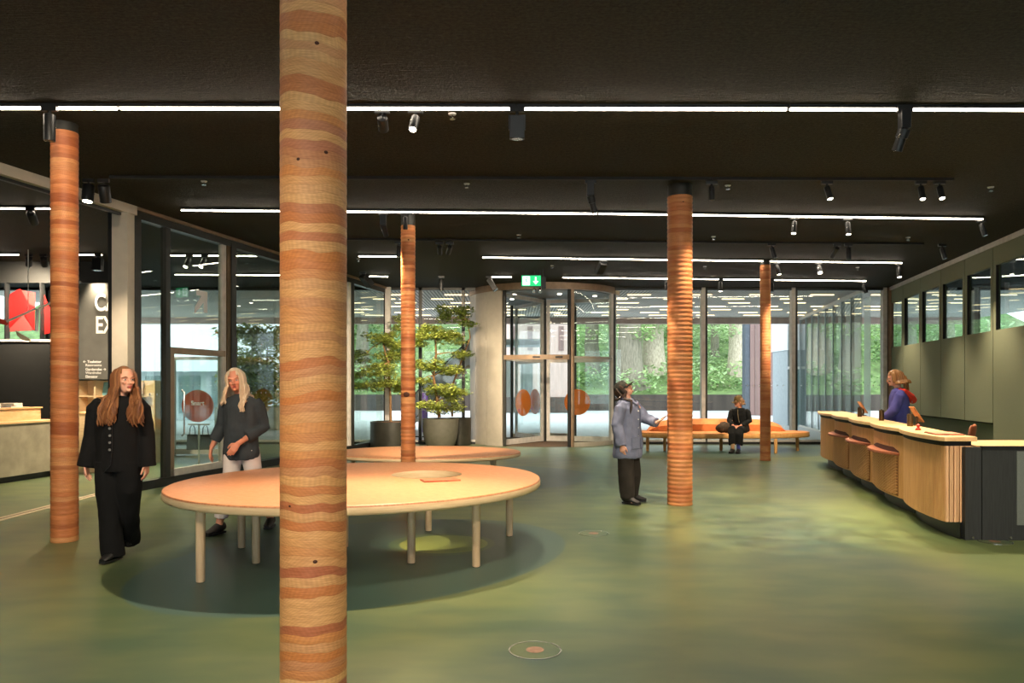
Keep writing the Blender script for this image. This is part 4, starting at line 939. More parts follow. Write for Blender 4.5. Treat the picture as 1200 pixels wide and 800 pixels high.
def tablet(px, off, label, rz):
    p = on_counter(px, off); t = thing('tablet_on_stand', label, 'tablet', p, rz)
    MB().lathe([(.062, 0), (.062, .012)], n=24).build('base', M['bronze_dark'], t)
    Mx = Matrix.Translation(V((0, 0, .145))) @ Matrix.Rotation(rad(-58), 4, 'X')
    q = MB().box((-.125, -.115, -.008), (.125, .115, .006), Mx); q.build('case', wood('tablet_case_wood', S(186, 116, 60), S(204, 136, 76), .5) if 'tablet_case_wood' not in bpy.data.materials else bpy.data.materials['tablet_case_wood'], t, bevel=.004)
    MB().box((-.11, -.1, .006), (.11, .1, .0075), Mx).build('screen', M['black'], t)
    MB().tube([(0, .0, .012), (0, .01, .06), (0, .005, .12)], .016, 10).build('stem', M['bronze_dark'], t, smooth=True)
    return t
tablet(1011, .34, 'small wooden backed tablet on a stand at the far end of the counter', -PI*.578)
tablet(1074, .34, 'wooden backed tablet on a stand in front of the woman in blue', -PI*.578)
for px, off, l in ((1007.5, .2, 'dark bronze cylinder beside the far tablet on the counter'), (1033, .22, 'dark bronze cylinder standing alone in the middle of the counter'), (1066.5, .2, 'dark bronze cylinder beside the near tablet on the counter')):
    t = thing('bronze_post', l, 'bronze cylinder', on_counter(px, off)); MB().lathe([(.034, 0), (.036, .004), (.036, .15), (.03, .158)], n=24).build('body', M['bronze_dark'], t, smooth=True); MB().cyl((0, 0, .158), (0, 0, .17), .012, n=12).build('cap_knob', M['black'], t)
t = thing('leaflet_tray', 'flat reddish wooden tray lying at the near end of the counter', 'tray', O0+U*.45-NL*.12+V((0, 0, 1.035)), -.24)
MB().box((-.14, -.2, 0), (.14, .2, .012)).build('board', M['redwood'], t, bevel=.002); MB().box((-.13, -.19, .012), (.13, .19, .016)).build('leaflets', plain('pale_red_leaflet', S(206, 140, 104), .6), t)
t = thing('red_stamp', 'tiny red object on the counter near the reddish tray', 'stamp', O0+U*1.15-NL*.05+V((0, 0, 1.035)))
MB().lathe([(.03, 0), (.03, .02), (.014, .03), (.02, .06), (.008, .07)], n=16).build('body', mred, t, smooth=True); MB().cyl((0, 0, 0), (0, 0, .006), .034).build('base', M['redwood'], t)
t = thing('desk_chair', 'brown leather desk chair behind the near end of the counter', 'chair', (5.33, 9.3, 0), rad(-125))
mb = MB(); vs = []
for i in range(9):
    u = -1+2*i/8
    for j in range(9):
        v_ = j/8
        if v_ < .5: y, z = -.22+.44*(v_/.5), .47+.02*u*u-.015*math.sin(PI*v_*2)
        else: y, z = .22+.10*((v_-.5)/.5), .47+.62*((v_-.5)/.5)
        vs.append((u*.235*(1-.25*max(0, v_-.6)), y-.05*u*u*(v_ > .5), z))
mb.add(vs, [(i*9+j, (i+1)*9+j, (i+1)*9+j+1, i*9+j+1) for i in range(8) for j in range(8)])
o = mb.build('seat_shell', M['leather'], t, smooth=True); md = o.modifiers.new('solid', 'SOLIDIFY'); md.thickness = .035; md = o.modifiers.new('ss', 'SUBSURF'); md.levels = md.render_levels = 1
MB().cyl((0, 0, .08), (0, 0, .46), .028).build('pedestal', M['chrome'], t)
for k in range(5):
    a = 2*PI*k/5; MB().tube([(0, 0, .10), (.26*math.cos(a), .26*math.sin(a), .07)], [.025, .018], 8).build('leg', M['black'], t); MB().ball((.26*math.cos(a), .26*math.sin(a), .03), .03).build('castor', M['black'], t)

# ---------------------------------------------------------------- floor fittings
def drain(px, py, label):
    p = fl(px, py); t = thing('floor_box', label, 'floor cover', p)
    n = 48; mb = MB(); mb.lathe([(.148, .0005), (.148, .004), (.155, .004), (.155, .0005)], n=n, cap=False); mb.build('steel_ring', M['chrome'], t, smooth=True)
    MB().lathe([(.146, .0005), (.146, .0025)], n=n).build('floor_inlay', M['floor'], t)
    MB().lathe([(.052, .002), (.052, .0045)], n=24).build('lid', plain('worn_copper_lid', S(150, 116, 98), .45, .4, .3, 30) if 'worn_copper_lid' not in bpy.data.materials else bpy.data.materials['worn_copper_lid'], t)
    return t
M['floor_inlay'] = plain('floor_inlay_green', S(84, 108, 82), .4)
drain(627, 761.7, 'round steel floor box in the foreground floor'); drain(695.5, 625, 'small looking round floor box between the oval table and the orange column'); drain(1166, 634.5, 'round floor box at the foot of the charcoal return desk')

# ---------------------------------------------------------------- shop on the left
sh = MB(); sh.box((-15, 16, 0), (-8.3, 16.15, 2.5)); sh.box((-15, 16, 3.72), (-8.3, 16.15, CEIL)); struct('wall_shop', sh, M['black_matt'])
window(MB().box((-15, 16.06, 2.5), (-8.3, 16.08, 3.72)), M['glass'])
for px in (6.5, 48): x = TX(px, 16); trim(MB().box((x-.014, 15.98, 2.5), (x+.014, 16.12, 3.72)), M['black'])
trim(MB().box((-15, 15.97, 2.48), (-8.3, 16.03, 2.53)), M['mullion_light'])
gr = thing('red_graphic_banner', 'big red graphic letters on the shop glazing beside the reddish column', 'banner', (0, 16.09, 0))
rm = film('banner_red', S(240, 56, 58), .75); rp = film('banner_pale_red', S(244, 120, 120), .75)
def flat(pts, y, m, nm, par, th=.012):
    q = [at(px, py, 16.16) for px, py in pts]; n = len(q); mb = MB(); mb.add([(p.x, y, p.z) for p in q]+[(p.x, y+th, p.z) for p in q], [tuple(range(n)), tuple(range(2*n-1, n-1, -1))]+[(k, (k+1) % n, n+(k+1) % n, n+k) for k in range(n)])
    return mb.build(nm, m, par)
flat([(9, 389), (10, 357), (26, 340), (43, 343), (42, 372), (42, 387)], .02, rp, 'letter_shape', gr)
flat([(14, 345), (26, 338), (36, 356), (43, 360), (43, 388), (30, 368), (10, 388), (10, 370)], 0, rm, 'letter_shape', gr)
flat([(51, 344), (53.5, 344), (60, 360), (70, 372), (74, 350), (80, 350), (80, 389), (70, 389), (52, 392)], 0, rm, 'letter_shape', gr)
hm = thing('hanging_mobile', 'hanging mobile of white rods and a grey leaf shape in the shop', 'mobile', at(33, 372, 14.6))
o = V(hm.location)
def hp(px, py, dd=0): return at(px, py, 14.6+dd)-o
MB().tube([hp(8, 376.5), hp(42, 361.5)], .022, 8).build('rod', M['white'], hm); MB().tube([hp(45, 361), hp(66, 352)], .022, 8).build('rod', M['white'], hm); MB().tube([hp(44, 362), hp(43, 388)], .03, 8).build('rod', M['render_grey'], hm)
MB().tube([hp(33, 366), V((hp(33, 366).x, hp(33, 366).y, CEIL-o.z))], .008, 6).build('wire', M['white'], hm)
q = [hp(18, 387), hp(20, 393), hp(26, 398.5), hp(36, 400), hp(33, 396), hp(24, 391)]; n = 6; mb = MB(); mb.add([p for p in q]+[p+V((0, .03, 0)) for p in q], [tuple(range(n)), tuple(range(2*n-1, n-1, -1))]+[(k, (k+1) % n, n+(k+1) % n, n+k) for k in range(n)]); mb.build('leaf_shape', M['concrete'], hm)
q = [hp(-6, 371), hp(8, 376), hp(8, 381), hp(-6, 378)]; mb = MB(); mb.add(q+[p+V((0, .03, 0)) for p in q], [(0,1,2,3),(7,6,5,4),(0,4,5,1),(1,5,6,2),(2,6,7,3),(3,7,4,0)]); mb.build('red_shape', plain('mobile_red', S(214, 66, 44), .6), hm)
sg = thing('charcoal_sign_wall', 'charcoal sign wall with big white letters and a small direction list', 'sign', (-8.7, 15.0, 0))
MB().box((0, 0, 1.68), (1.05, .2, 3.57)).build('board', plain('charcoal_board', S(88, 88, 84), .7, 0, .14, 3, .1, 20), sg)
def sgt(s, px, py, size, bold, al='LEFT', sx=1): p = at(px, py, 14.99)-V((-8.7, 15.0, 0)); return text(s, size, 'lettering', M['white'], sg, Matrix.Translation(V((p.x, -.006, p.z))) @ STAND @ Matrix.Diagonal((sx, 1, 1, 1)), .002, al, bold)
sgt('CA', 110.5, 363.5, .47, True, sx=.68); sgt('EX', 111.5, 390, .47, True, sx=.66)
for s, py in (('← Toaletter', 425), ('Restrooms', 429), ('Garderobe →', 434), ('Wardrobe', 438), ('Elevator', 442.5)): sgt(s, 97 if s[0] == '←' else 100, py, .072, s[0] not in 'RW')
rk = thing('magazine_rack', 'pale wooden magazine rack under the charcoal sign wall', 'rack', (-8.75, 15.35, 0))
MB().box((0, .22, 0), (1.6, .26, 1.66)).build('back_panel', M['birch'], rk); MB().box((0, -.15, 0), (.05, .26, 1.66)).build('side_panel', M['birch'], rk); MB().box((.36, -.12, .9), (.4, .24, 1.66)).build('divider', M['birch'], rk); MB().box((1.55, -.15, 0), (1.6, .26, 1.66)).build('side_panel', M['birch'], rk)
zs = (1.36, 1.04, .74)
for z in zs: MB().box((.05, -.1, z-.03), (1.55, .24, z-.005)).build('shelf', M['birch'], rk)
MB().box((.05, -.12, .55), (1.55, .24, .58)).build('shelf', M['birch'], rk)
mc = [S(120, 176, 186), S(150, 130, 156), S(226, 190, 176), S(196, 110, 112), S(224, 224, 232), S(120, 156, 190), S(200, 52, 40), S(226, 184, 60), S(214, 214, 206)]
nm = ['teal', 'mauve striped', 'pale pink', 'rose and black', 'white', 'blue and green', 'bright red', 'yellow', 'cream']
cnt = 0
for r, z in enumerate(zs):
    for c in range(3):
        col = mc[cnt]; lbl = '%s magazine, %s row of the rack under the charcoal sign' % (nm[cnt], ('top', 'middle', 'lower')[r])
        k = MB(); Mx = Matrix.Translation(V((-8.75+.52+.3*c, 15.35+.12, z))) @ Matrix.Rotation(rad(-12), 4, 'X')
        k.box((-.11, -.012, 0), (.11, 0, .27)); o = k.build('magazine', plain('cover_%d' % cnt, col, .5, 0, .3, 9), None, mtx=Mx); tag(o, lbl, 'magazine', 'magazines on the rack'); cnt += 1
sc_ = thing('shop_counter', 'long grey concrete shop counter left of the reddish column', 'counter', (-8.0, 12.0, 0))
A0, A1 = V((-8.17, 11.3, 0))-V((-8, 12, 0)), V((-7.86, 13.2, 0))-V((-8, 12, 0))
mb = MB(); mb.prism([(A0.x, A0.y), (A1.x, A1.y), (A1.x-4.5, A1.y+.4), (A0.x-4.5, A0.y+.4)], .1, .94); mb.build('concrete_body', M['concrete'], sc_)
mb = MB(); mb.prism([(A0.x-.08, A0.y+.08), (A1.x-.08, A1.y-.08), (A1.x-4.4, A1.y+.3), (A0.x-4.4, A0.y+.5)], 0, .1); mb.build('plinth', M['black'], sc_)
mb = MB(); mb.prism([(A0.x+.02, A0.y-.02), (A1.x+.02, A1.y+.02), (A1.x-4.5, A1.y+.42), (A0.x-4.5, A0.y+.38)], .94, .97); mb.build('worktop', M['counter_top'], sc_)
dc = thing('display_tray', 'open wooden display box with compartments on the concrete shop counter', 'display box', (-8.25, 12.3, .97), rad(-9.3))
for x in (0, -.45): MB().box((x-.02, -.8, 0), (x, .8, .2)).build('side_board', M['counter_top'], dc)
for y in (-.8, -.28, .25, .78): MB().box((-.45, y, 0), (0, y+.02, .2)).build('divider', M['counter_top'], dc)
MB().box((-.47, -.82, .2), (.02, .82, .22)).build('top_board', M['counter_top'], dc)
cols = [S(232, 230, 226), S(226, 214, 196), S(220, 226, 232), S(240, 236, 224)]
bi = 0
for y, l in ((-.6, 'nearest'), (-.1, 'middle'), (.45, 'far')):
    for j in range(2):
        o = MB().box((-.17, -.13, 0), (.17, .13, .035)).build('book', plain('book_cover_%d' % bi, cols[bi % 4], .6, 0, .2, 12), None, mtx=Matrix.Translation(V((-8.47, 12.3+y, 1.19+.036*j))) @ Matrix.Rotation(.2*j-.1, 4, 'Z'))
        tag(o, '%s pale book of the %s pile on top of the display box in the shop' % (('lower', 'upper')[j], l), 'book', 'books on the shop display box'); bi += 1
lw_ = thing('low_shop_shelf', 'pale low shelf unit just right of the reddish column in the shop', 'shelf', (-7.75, 13.6, 0))
MB().box((0, 0, 0), (.5, .6, 1.05)).build('carcass', M['birch'], lw_); MB().box((-.03, -.03, 1.05), (.53, .63, 1.08)).build('top_board', M['counter_top'], lw_)
for z in (.3, .65): MB().box((.5, .02, z), (.506, .58, z+.02)).build('shelf_edge', M['black'], lw_)
# things seen through the left partition
sd = thing('white_shop_doorway', 'white framed glass door with a round orange sticker, seen through the left partition', 'door', (-7.55, 17.0, 0))
for x in (-.06, .98): MB().box((x, -.05, 0), (x+.07, .05, 2.2)).build('frame_stile', M['white'], sd)
MB().box((-.06, -.05, 2.13), (1.05, .05, 2.2)).build('frame_head', M['white'], sd); MB().box((.01, -.006, .02), (.98, .006, 2.13)).build('door_glass', M['glass'], sd); MB().box((.01, -.02, .02), (.98, .02, .14)).build('bottom_rail', M['mullion_light'], sd)
Mx = Matrix.Translation(V((.52, -.012, 1.1))) @ STAND
MB().cyl((0, 0, 0), (0, 0, .004), .36, n=36).build('orange_sticker', film('rust_sticker', S(190, 90, 50), .4), sd, mtx=Mx); text('Snart', .14, 'sticker_lettering', M['white'], sd, Mx @ Matrix.Translation(V((0, .02, .005))), .0005, 'CENTER', True)
bt = thing('bag_stand', 'small white stand hung with bags, seen through the left partition', 'stand', (-5.75, 13.95, 0))
MB().lathe([(.2, 0), (.2, .02)], n=24).build('base', M['white'], bt); MB().cyl((0, 0, .02), (0, 0, .85), .015).build('pole', M['white'], bt); MB().box((-.2, -.012, .83), (.2, .012, .855)).build('rail', M['white'], bt)
for x, l in ((-.12, 'black tote bag on the small white stand, left one'), (.12, 'black tote bag on the small white stand, right one')):
    g = thing('tote_bag', l, 'bag', (-5.75+x, 13.95, .38), .3); mb = MB(); mb.add([(-.1, -.05, 0), (.1, -.05, 0), (.1, .05, 0), (-.1, .05, 0), (-.09, -.015, .28), (.09, -.015, .28), (.09, .015, .28), (-.09, .015, .28)], [(3,2,1,0),(4,5,6,7),(0,1,5,4),(1,2,6,5),(2,3,7,6),(3,0,4,7)]); mb.build('bag_body', M['black'], g, bevel=.01)
    MB().tube([(-.05, 0, .28), (-.04, 0, .4), (0, 0, .465), (.04, 0, .4), (.05, 0, .28)], .008, 6).build('strap', M['black'], g)
# ---------------------------------------------------------------- people
def skinmat(name, col):
    m, nt, b = newmat(name); v = coords(nt)
    nt.links.new(ramp(nt, noise(nt, v, 30, 3), [(.3, tuple(c*.9 for c in col[:3])+(1,)), (.7, col)]), b.inputs['Base Color'])
    b.inputs['Roughness'].default_value = .5; b.inputs['Subsurface Weight'].default_value = .08; b.inputs['Subsurface Radius'].default_value = (.02, .008, .004); return m
def cloth(name, col, var=.12, rough=.9, scale=260):
    m, nt, b = newmat(name); v = coords(nt)
    f = noise(nt, coords(nt, (1, 1, 1)), 9, 4); col2 = tuple(min(1, c*(1+var)) for c in col[:3])+(1,); col1 = tuple(c*(1-var) for c in col[:3])+(1,)
    nt.links.new(ramp(nt, f, [(.3, col1), (.7, col2)]), b.inputs['Base Color']); b.inputs['Roughness'].default_value = rough; b.inputs['Specular IOR Level'].default_value = .2
    bump(nt, b, mathn(nt, 'ADD', noise(nt, v, scale, 2), mathn(nt, 'MULTIPLY', noise(nt, coords(nt, (1, 1, .35)), 16, 3), 3)), .35, .01); return m
def hairmat(name, a, c, e):
    m, nt, b = newmat(name); v = coords(nt, (40, 40, 3))
    g = nt.nodes.new('ShaderNodeNewGeometry')
    col = mixc(nt, .5, ramp(nt, noise(nt, v, 3, 4), [(.3, a), (.7, c)]), ramp(nt, g.outputs['Random Per Island'], [(0, a), (.6, c), (1, e)]))
    nt.links.new(col, b.inputs['Base Color']); b.inputs['Roughness'].default_value = .42; b.inputs['Specular IOR Level'].default_value = .4; return m
SK = skinmat('skin', S(226, 168, 142)); SK2 = skinmat('skin_warm', S(222, 148, 118))
M['lips'] = plain('lips', S(186, 92, 84), .45); M['eye_white'] = plain('eye_white', S(226, 220, 214), .3); M['iris'] = plain('iris', S(44, 34, 30), .3)
def solid(mb, voxel, mat_, name, parent, smooth_=2, amp=0.0, freq=14, zs=.4):
    o = mb.build('tmp', mat_); md = o.modifiers.new('r', 'REMESH'); md.mode = 'VOXEL'; md.voxel_size = voxel
    if smooth_: ms = o.modifiers.new('s', 'SMOOTH'); ms.factor = .5; ms.iterations = smooth_
    me = bpy.data.meshes.new_from_object(o.evaluated_get(bpy.context.evaluated_depsgraph_get())); bpy.data.objects.remove(o)
    if amp:
        ns_ = [v.normal.copy() for v in me.vertices]
        for v, n_ in zip(me.vertices, ns_):
            c = v.co; q = mnoise.noise(V((c.x*freq, c.y*freq, c.z*freq*zs)))+.5*mnoise.noise(V((c.x*freq*2+5, c.y*freq*2, c.z*freq*1.4)))
            v.co = c+n_*amp*q
    me.polygons.foreach_set('use_smooth', [True]*len(me.polygons)); me.materials.clear(); me.materials.append(mat_)
    r = bpy.data.objects.new(name, me); C.objects.link(r); r.parent = parent; return r
def merge(mb, src, Mx):
    return mb.add([Mx @ V(p) for p in src.v], src.f)
def head_shape():
    h = MB(); sec = [(0.0, -.060, .020, .016), (.012, -.055, .036, .034), (.035, -.040, .050, .056), (.06, -.026, .059, .072), (.09, -.014, .066, .084), (.12, -.006, .071, .092), (.15, 0, .074, .095), (.18, .003, .070, .089), (.205, .005, .057, .072), (.22, .006, .038, .048), (.228, .006, .014, .018)]
    h.tube([(0, y, z) for z, y, a, b in sec], [(a, b) for z, y, a, b in sec], 24, (1, 0, 0))
    h.tube([(0, -.094, .128), (0, -.107, .098), (0, -.117, .080), (0, -.103, .070)], [.008, .0105, .0125, .008], 10, (1, 0, 0))
    for s in (-1, 1):
        h.ball((s*.012, -.103, .076), (.008, .009, .007)); h.ball((s*.075, .006, .10), (.010, .020, .032), 10, 8)
        h.ball((s*.036, -.078, .088), (.02, .014, .018)); h.tube([(s*.014, -.096, .132), (s*.036, -.092, .137), (s*.056, -.074, .132)], .008, 8)
    h.ball((0, -.097, .050), (.021, .011, .010)); h.ball((0, -.088, .016), (.02, .015, .014))
    return h
def hand_shape(mb, wrist, d, nrm, side, curl=.5, k=1.0):
    """palm and five fingers; d along the fingers, nrm out of the palm, side +1/-1 says where the thumb leaves"""
    wrist = V(wrist); d = V(d).normalized(); nrm = V(nrm); nrm = (nrm-d*nrm.dot(d)).normalized(); ac = d.cross(nrm)*side
    mb.tube([wrist-d*.02, wrist+d*.02*k, wrist+d*.055*k, wrist+d*.09*k, wrist+d*.098*k], [(.024, .019), (.031, .017), (.040, .015), (.039, .013), (.03, .008)], 14, ac)
    for i, (off, ln) in enumerate(((.029, .070), (.010, .080), (-.010, .074), (-.028, .058))):
        p = wrist+d*(.088-.006*abs(i-1))*k+ac*off*k; pts = [p-d*.012, p]; a = curl*(.5+.12*i)
        for q in (.42, .32, .26):
            p = p+(d*math.cos(a)+nrm*math.sin(a)+ac*off*.5)*ln*q*k; pts.append(p); a += curl*.75
        mb.tube(pts, [.0090*k, .0092*k, .0084*k, .0078*k, .0062*k], 10)
    p = wrist+d*.022*k+ac*.026*k
    mb.tube([p, p+(ac*.8+d*.6+nrm*.25)*.032*k, p+(ac*.85+d*1.5+nrm*.5)*.036*k, p+(ac*.8+d*2.2+nrm*.75)*.036*k], [.013*k, .0115*k, .0098*k, .0075*k], 10)
def shoe(root, ankle, d, m, L=.26, toe=.0, name='shoe'):
    a = V(ankle); d = V((d[0], d[1], 0)).normalized(); up = V((0, 0, 1)); b0 = V((a.x, a.y, a.z-.075)); sd = up.cross(d)
    mb = MB(); st_ = [(-.078, .030, .07), (-.062, .040, .10), (-.02, .043, .112), (.03, .044, .098), (.07, .045, .078), (.11, .047, .058), (.15, .044, .046), (.188, .027, .032)]
    pts = [b0+d*t*L/.26+up*(h/2+.004) for t, w_, h in st_]
    mb.tube(pts, [(w_, h/2) for t, w_, h in st_], 14, sd); o = mb.build(name, m, root, smooth=True)
    sb = MB(); pl = [b0+d*t*L/.26+sd*w_*1.06 for t, w_, h in st_]+[b0+d*t*L/.26-sd*w_*1.06 for t, w_, h in st_][::-1]
    n = len(pl); sb.add([p+up*(-.006) for p in pl]+[p+up*.012 for p in pl], [tuple(range(n-1, -1, -1)), tuple(range(n, 2*n))]+[(k, (k+1) % n, n+(k+1) % n, n+k) for k in range(n)]); sb.build('sole', M['black'], o)
    return o
def face_bits(root, Hm, hasbrow=True, brow=None):
    for s in (-1, 1):
        MB().ball((0, 0, 0), (.0125, .007, .0065), 12, 8).build('eye', M['eye_white'], root, smooth=True, mtx=Hm @ Matrix.Translation(V((s*.032, -.0865, .113))))
        MB().ball((0, 0, 0), (.006, .004, .006), 10, 6).build('iris', M['iris'], root, smooth=True, mtx=Hm @ Matrix.Translation(V((s*.032, -.0915, .113))))
        MB().tube([(s*.016, -.1015, .131), (s*.034, -.099, .138), (s*.054, -.083, .133)], [.003, .0036, .002], 6).build('eyebrow', brow or M['iris'], root, mtx=Hm)
    lp_ = MB(); lp_.tube([(-.021, -.097, .049), (-.008, -.1065, .053), (0, -.1075, .0515), (.008, -.1065, .053), (.021, -.097, .049)], [.002, .0045, .004, .0045, .002], 8); lp_.tube([(-.019, -.098, .047), (0, -.1075, .0445), (.019, -.098, .047)], [.002, .0055, .002], 8)
    lp_.build('lips', M['lips'], root, smooth=True, mtx=Hm)
def cap_hair(root, Hm, m, keep, name='hair', grow=1.0, extra=None):
    """hair shell over the skull; keep(azimuth, polar) -> True where hair covers"""
    mb = extra or MB(); n, k = 28, 16; idx = {}; vs = []
    for i in range(k+1):
        th = PI*.78*i/k
        for j in range(n):
            ph = 2*PI*j/n; r = 1+.03*math.sin(ph*9+i)
            vs.append(Hm @ V((.083*grow*r*math.sin(th)*math.sin(ph), .006-.104*grow*r*math.sin(th)*math.cos(ph), .128+.112*grow*math.cos(th))))
    fs = [(i*n+j, (i+1)*n+j, (i+1)*n+(j+1) % n, i*n+(j+1) % n) for i in range(k) for j in range(n) if keep((2*PI*(j+.5)/n+PI) % (2*PI)-PI, PI*.78*(i+.5)/k)]
    mb.add(vs, fs); return mb
def locks(mb, Hm, body_fn, n, a0, a1, length, rnd, rad_=.012, wave=.018, both=True, freq=9, top=.226):
    """falling strands between azimuths a0..a1 (0 = face, pi = nape); body_fn pushes a point outside the clothes"""
    for i in range(n):
        az = a0+(a1-a0)*(i+rnd.uniform(.1, .9))/n
        if both and i % 2: az = -az
        L = length*rnd.uniform(.86, 1.06); pts = []; ph = rnd.uniform(0, 6)
        sx, cx = math.sin(az), math.cos(az); lay = rnd.uniform(1.0, 1.14)
        for z, q in ((top, .22), (.205, .72), (.165, 1.0), (.115, 1.06), (.06, 1.04)):
            pts.append(Hm @ V((.080*q*sx*lay, .006-.100*q*cx*lay, z)))
        base = pts[-1]; steps = 9
        for s in range(1, steps+1):
            t_ = s/steps; p = base+V((0, 0, -L*t_)); w_ = wave*t_
            out = V((pts[2].x, pts[2].y, 0))-V((Hm.translation.x, Hm.translation.y, 0)); out = out.normalized() if out.length > 1e-5 else V((0, 1, 0))
            p += out*(.015+.03*t_)+V((math.sin(ph+t_*freq), math.cos(ph+t_*freq*.8), 0))*w_
            pts.append(body_fn(p, lay))
        rr = [rad_*.5, rad_*.8]+[rad_]*(len(pts)-4)+[rad_*.7, rad_*.25]
        mb.tube(pts, rr, 6)
def arms(mb, pts, r): mb.tube(pts, r, 16)
def person(label, loc, rz, k, head, torso, legs, arm_r, arm_l, hands, skin, voxel=.0058):
    """body = one continuous skin surface grown over the pose"""
    t = thing('person', label, 'person', loc, rz); mb = MB()
    Hm = Matrix.Translation(V(head[0])) @ Matrix.Rotation(head[1], 4, 'Z') @ Matrix.Rotation(head[2], 4, 'X') @ Matrix.Rotation(head[3], 4, 'Y') @ Matrix.Scale(k, 4)
    merge(mb, head_shape(), Hm)
    nk = Hm @ V((0, .012, .06)); top = V(torso[-1][0])
    mb.tube([top-V((0, 0, .04)), top.lerp(nk, .4), nk], [(.062, .058), (.052, .052), (.05, .052)], 16, (1, 0, 0))
    mb.tube([p for p, a, b in torso], [(a, b) for p, a, b in torso], 24, (1, 0, 0))
    for lg in legs: mb.tube([p for p, r in lg], [r for p, r in lg], 16)
    for ar in (arm_r, arm_l): mb.tube([ar[0], V(ar[0]).lerp(V(ar[1]), .5), ar[1], V(ar[1]).lerp(V(ar[2]), .35), ar[2]], [.05, .045, .038, .036, .025], 14)
    for h in hands: hand_shape(mb, *h)
    solid(mb, voxel, skin, 'body', t, 1)
    return t, Hm
def garment(root, name, m, tubes, voxel=.009, amp=.006, freq=13, smooth_=3, zs=.4):
    mb = MB()
    for pts, rr, *sd in tubes: mb.tube(pts, rr, 24, sd[0] if sd else None)
    return solid(mb, voxel, m, name, root, smooth_, amp, freq, zs)
X1 = (1, 0, 0)
def std_torso(k=1.0, dz=0.0, ly=0.0):
    return [(V((0, ly*q, z*k+dz)), a*k, b*k) for z, q, a, b in ((.86, 0, .14, .10), (.95, 0, .155, .105), (1.05, .1, .135, .09), (1.18, .3, .14, .095), (1.30, .6, .158, .10), (1.38, .9, .15, .08), (1.425, 1, .09, .06))]

# --- woman in the black suit, walking towards the viewer, looking aside
BLK = cloth('black_wool', S(19, 19, 20), .15)
rnd = random.Random(3)
AR = [(-.165, 0, 1.39), (-.235, .02, 1.11), (-.268, -.02, .86)]; AL = [(.175, .01, 1.39), (.225, .03, 1.11), (.245, 0, .86)]
RF, LF = V((-.03, -.02, .09)), V((-.045, .34, .17))
LG = [[(V((-.08, 0, .88)), .085), (V((-.075, -.03, .48)), .055), (RF, .036), (RF+V((0, -.1, -.05)), .03)], [(V((.08, .01, .88)), .085), (V((.05, .04, .50)), .055), (LF, .036), (LF+V((.01, -.08, -.09)), .03)]]
t, Hm = person('woman in a black suit with long auburn hair walking beside the reddish column', (-3.51, 6.78, 0), rad(3), 1.0, (V((.055, -.01, 1.487)), rad(48), rad(-4), rad(0)), std_torso(), LG, AR, AL,
       [(V((-.268, -.02, .86)), (0, -.05, -1), (1, 0, 0), 1, .5), (V((.245, 0, .86)), (0, -.05, -1), (-1, 0, 0), -1, .5)], SK)
face_bits(t, Hm, brow=plain('brown_brow', S(96, 58, 36), .7))
garment(t, 'trousers', BLK, [([V((0, .01, 1.0)), V((0, .01, .86)), V((0, .01, .80))], [(.165, .12), (.195, .13), (.17, .12)], X1),
    ([V((-.09, .005, .88)), V((-.085, -.01, .62)), V((-.065, -.02, .35)), V((-.04, -.02, .05)), V((-.04, -.02, .035))], [(.112, .122), (.105, .11), (.09, .098), (.092, .11), (.09, .108)], X1),
    ([V((.09, .005, .88)), V((.085, .0, .62)), V((.04, .10, .36)), V((-.035, .31, .12)), V((-.04, .32, .10))], [(.112, .122), (.102, .11), (.088, .095), (.085, .10), (.083, .098)], X1)], .010, .008, 9)
jk = garment(t, 'jacket', BLK, [([V((0, .01, .79)), V((0, .01, .83)), V((0, .005, 1.0)), V((0, 0, 1.2)), V((0, 0, 1.33)), V((0, .005, 1.405)), V((0, .01, 1.44)), V((0, .012, 1.46))], [(.20, .14), (.205, .145), (.19, .135), (.195, .14), (.205, .135), (.195, .115), (.11, .085), (.07, .068)], X1),
    ([V((-.15, 0, 1.40)), V((-.205, .0, 1.345)), V((-.245, .02, 1.10)), V((-.275, -.01, .87)), V((-.28, -.015, .83))], [.066, .074, .068, .072, .074]), ([V((.15, 0, 1.40)), V((.205, .0, 1.345)), V((.235, .03, 1.10)), V((.250, 0, .87)), V((.252, 0, .83))], [.066, .074, .068, .070, .072])], .008, .005, 12)
for i in range(5): MB().cyl((-.012, 0, 0), (-.012, -.006, 0), .011, n=14).build('button', plain('grey_button', S(120, 118, 116), .4) if i == 0 else bpy.data.materials['grey_button'], jk, mtx=Matrix.Translation(V((0, -.139-.003*abs(i-2), 1.24-.062*i))))
MB().tube([(.012, -.147, 1.36), (.012, -.150, 1.2), (.012, -.149, 1.0), (.0, -.155, .86), (-.06, -.148, .795)], .003, 6).build('front_edge', M['black'], jk)
shoe(t, RF, (-.1, -1, 0), M['black']); shoe(t, LF, (.1, -1, 0), M['black'])
def push1(p, lay):
    if p.z > 1.44: return p
    a, b = (.20, .145) if p.z < 1.36 else (.17+.03*(1.44-p.z)/.08, .10+.04*(1.44-p.z)/.08)
    a *= lay*1.02; b *= lay*1.08; q = (p.x/a)**2+(p.y/b)**2
    if q < 1:
        if p.y < .02: p = V((p.x, -b*math.sqrt(max(0, 1-(p.x/a)**2)), p.z))
        else: p = V((p.x, b*math.sqrt(max(0, 1-(p.x/a)**2)), p.z))
    return p
HA = hairmat('auburn_hair', S(84, 52, 32), S(130, 84, 52), S(174, 124, 82))
mb = cap_hair(t, Hm, HA, lambda az, th: th < .78 or abs(az) > 1.0 and th < 2.1 or (abs(az) > .6 and th < 1.15), grow=1.03)
locks(mb, Hm, push1, 96, 1.0, 3.1, .33, rnd, .015, .02); locks(mb, Hm, push1, 48, .95, 1.5, .33, rnd, .014, .024)
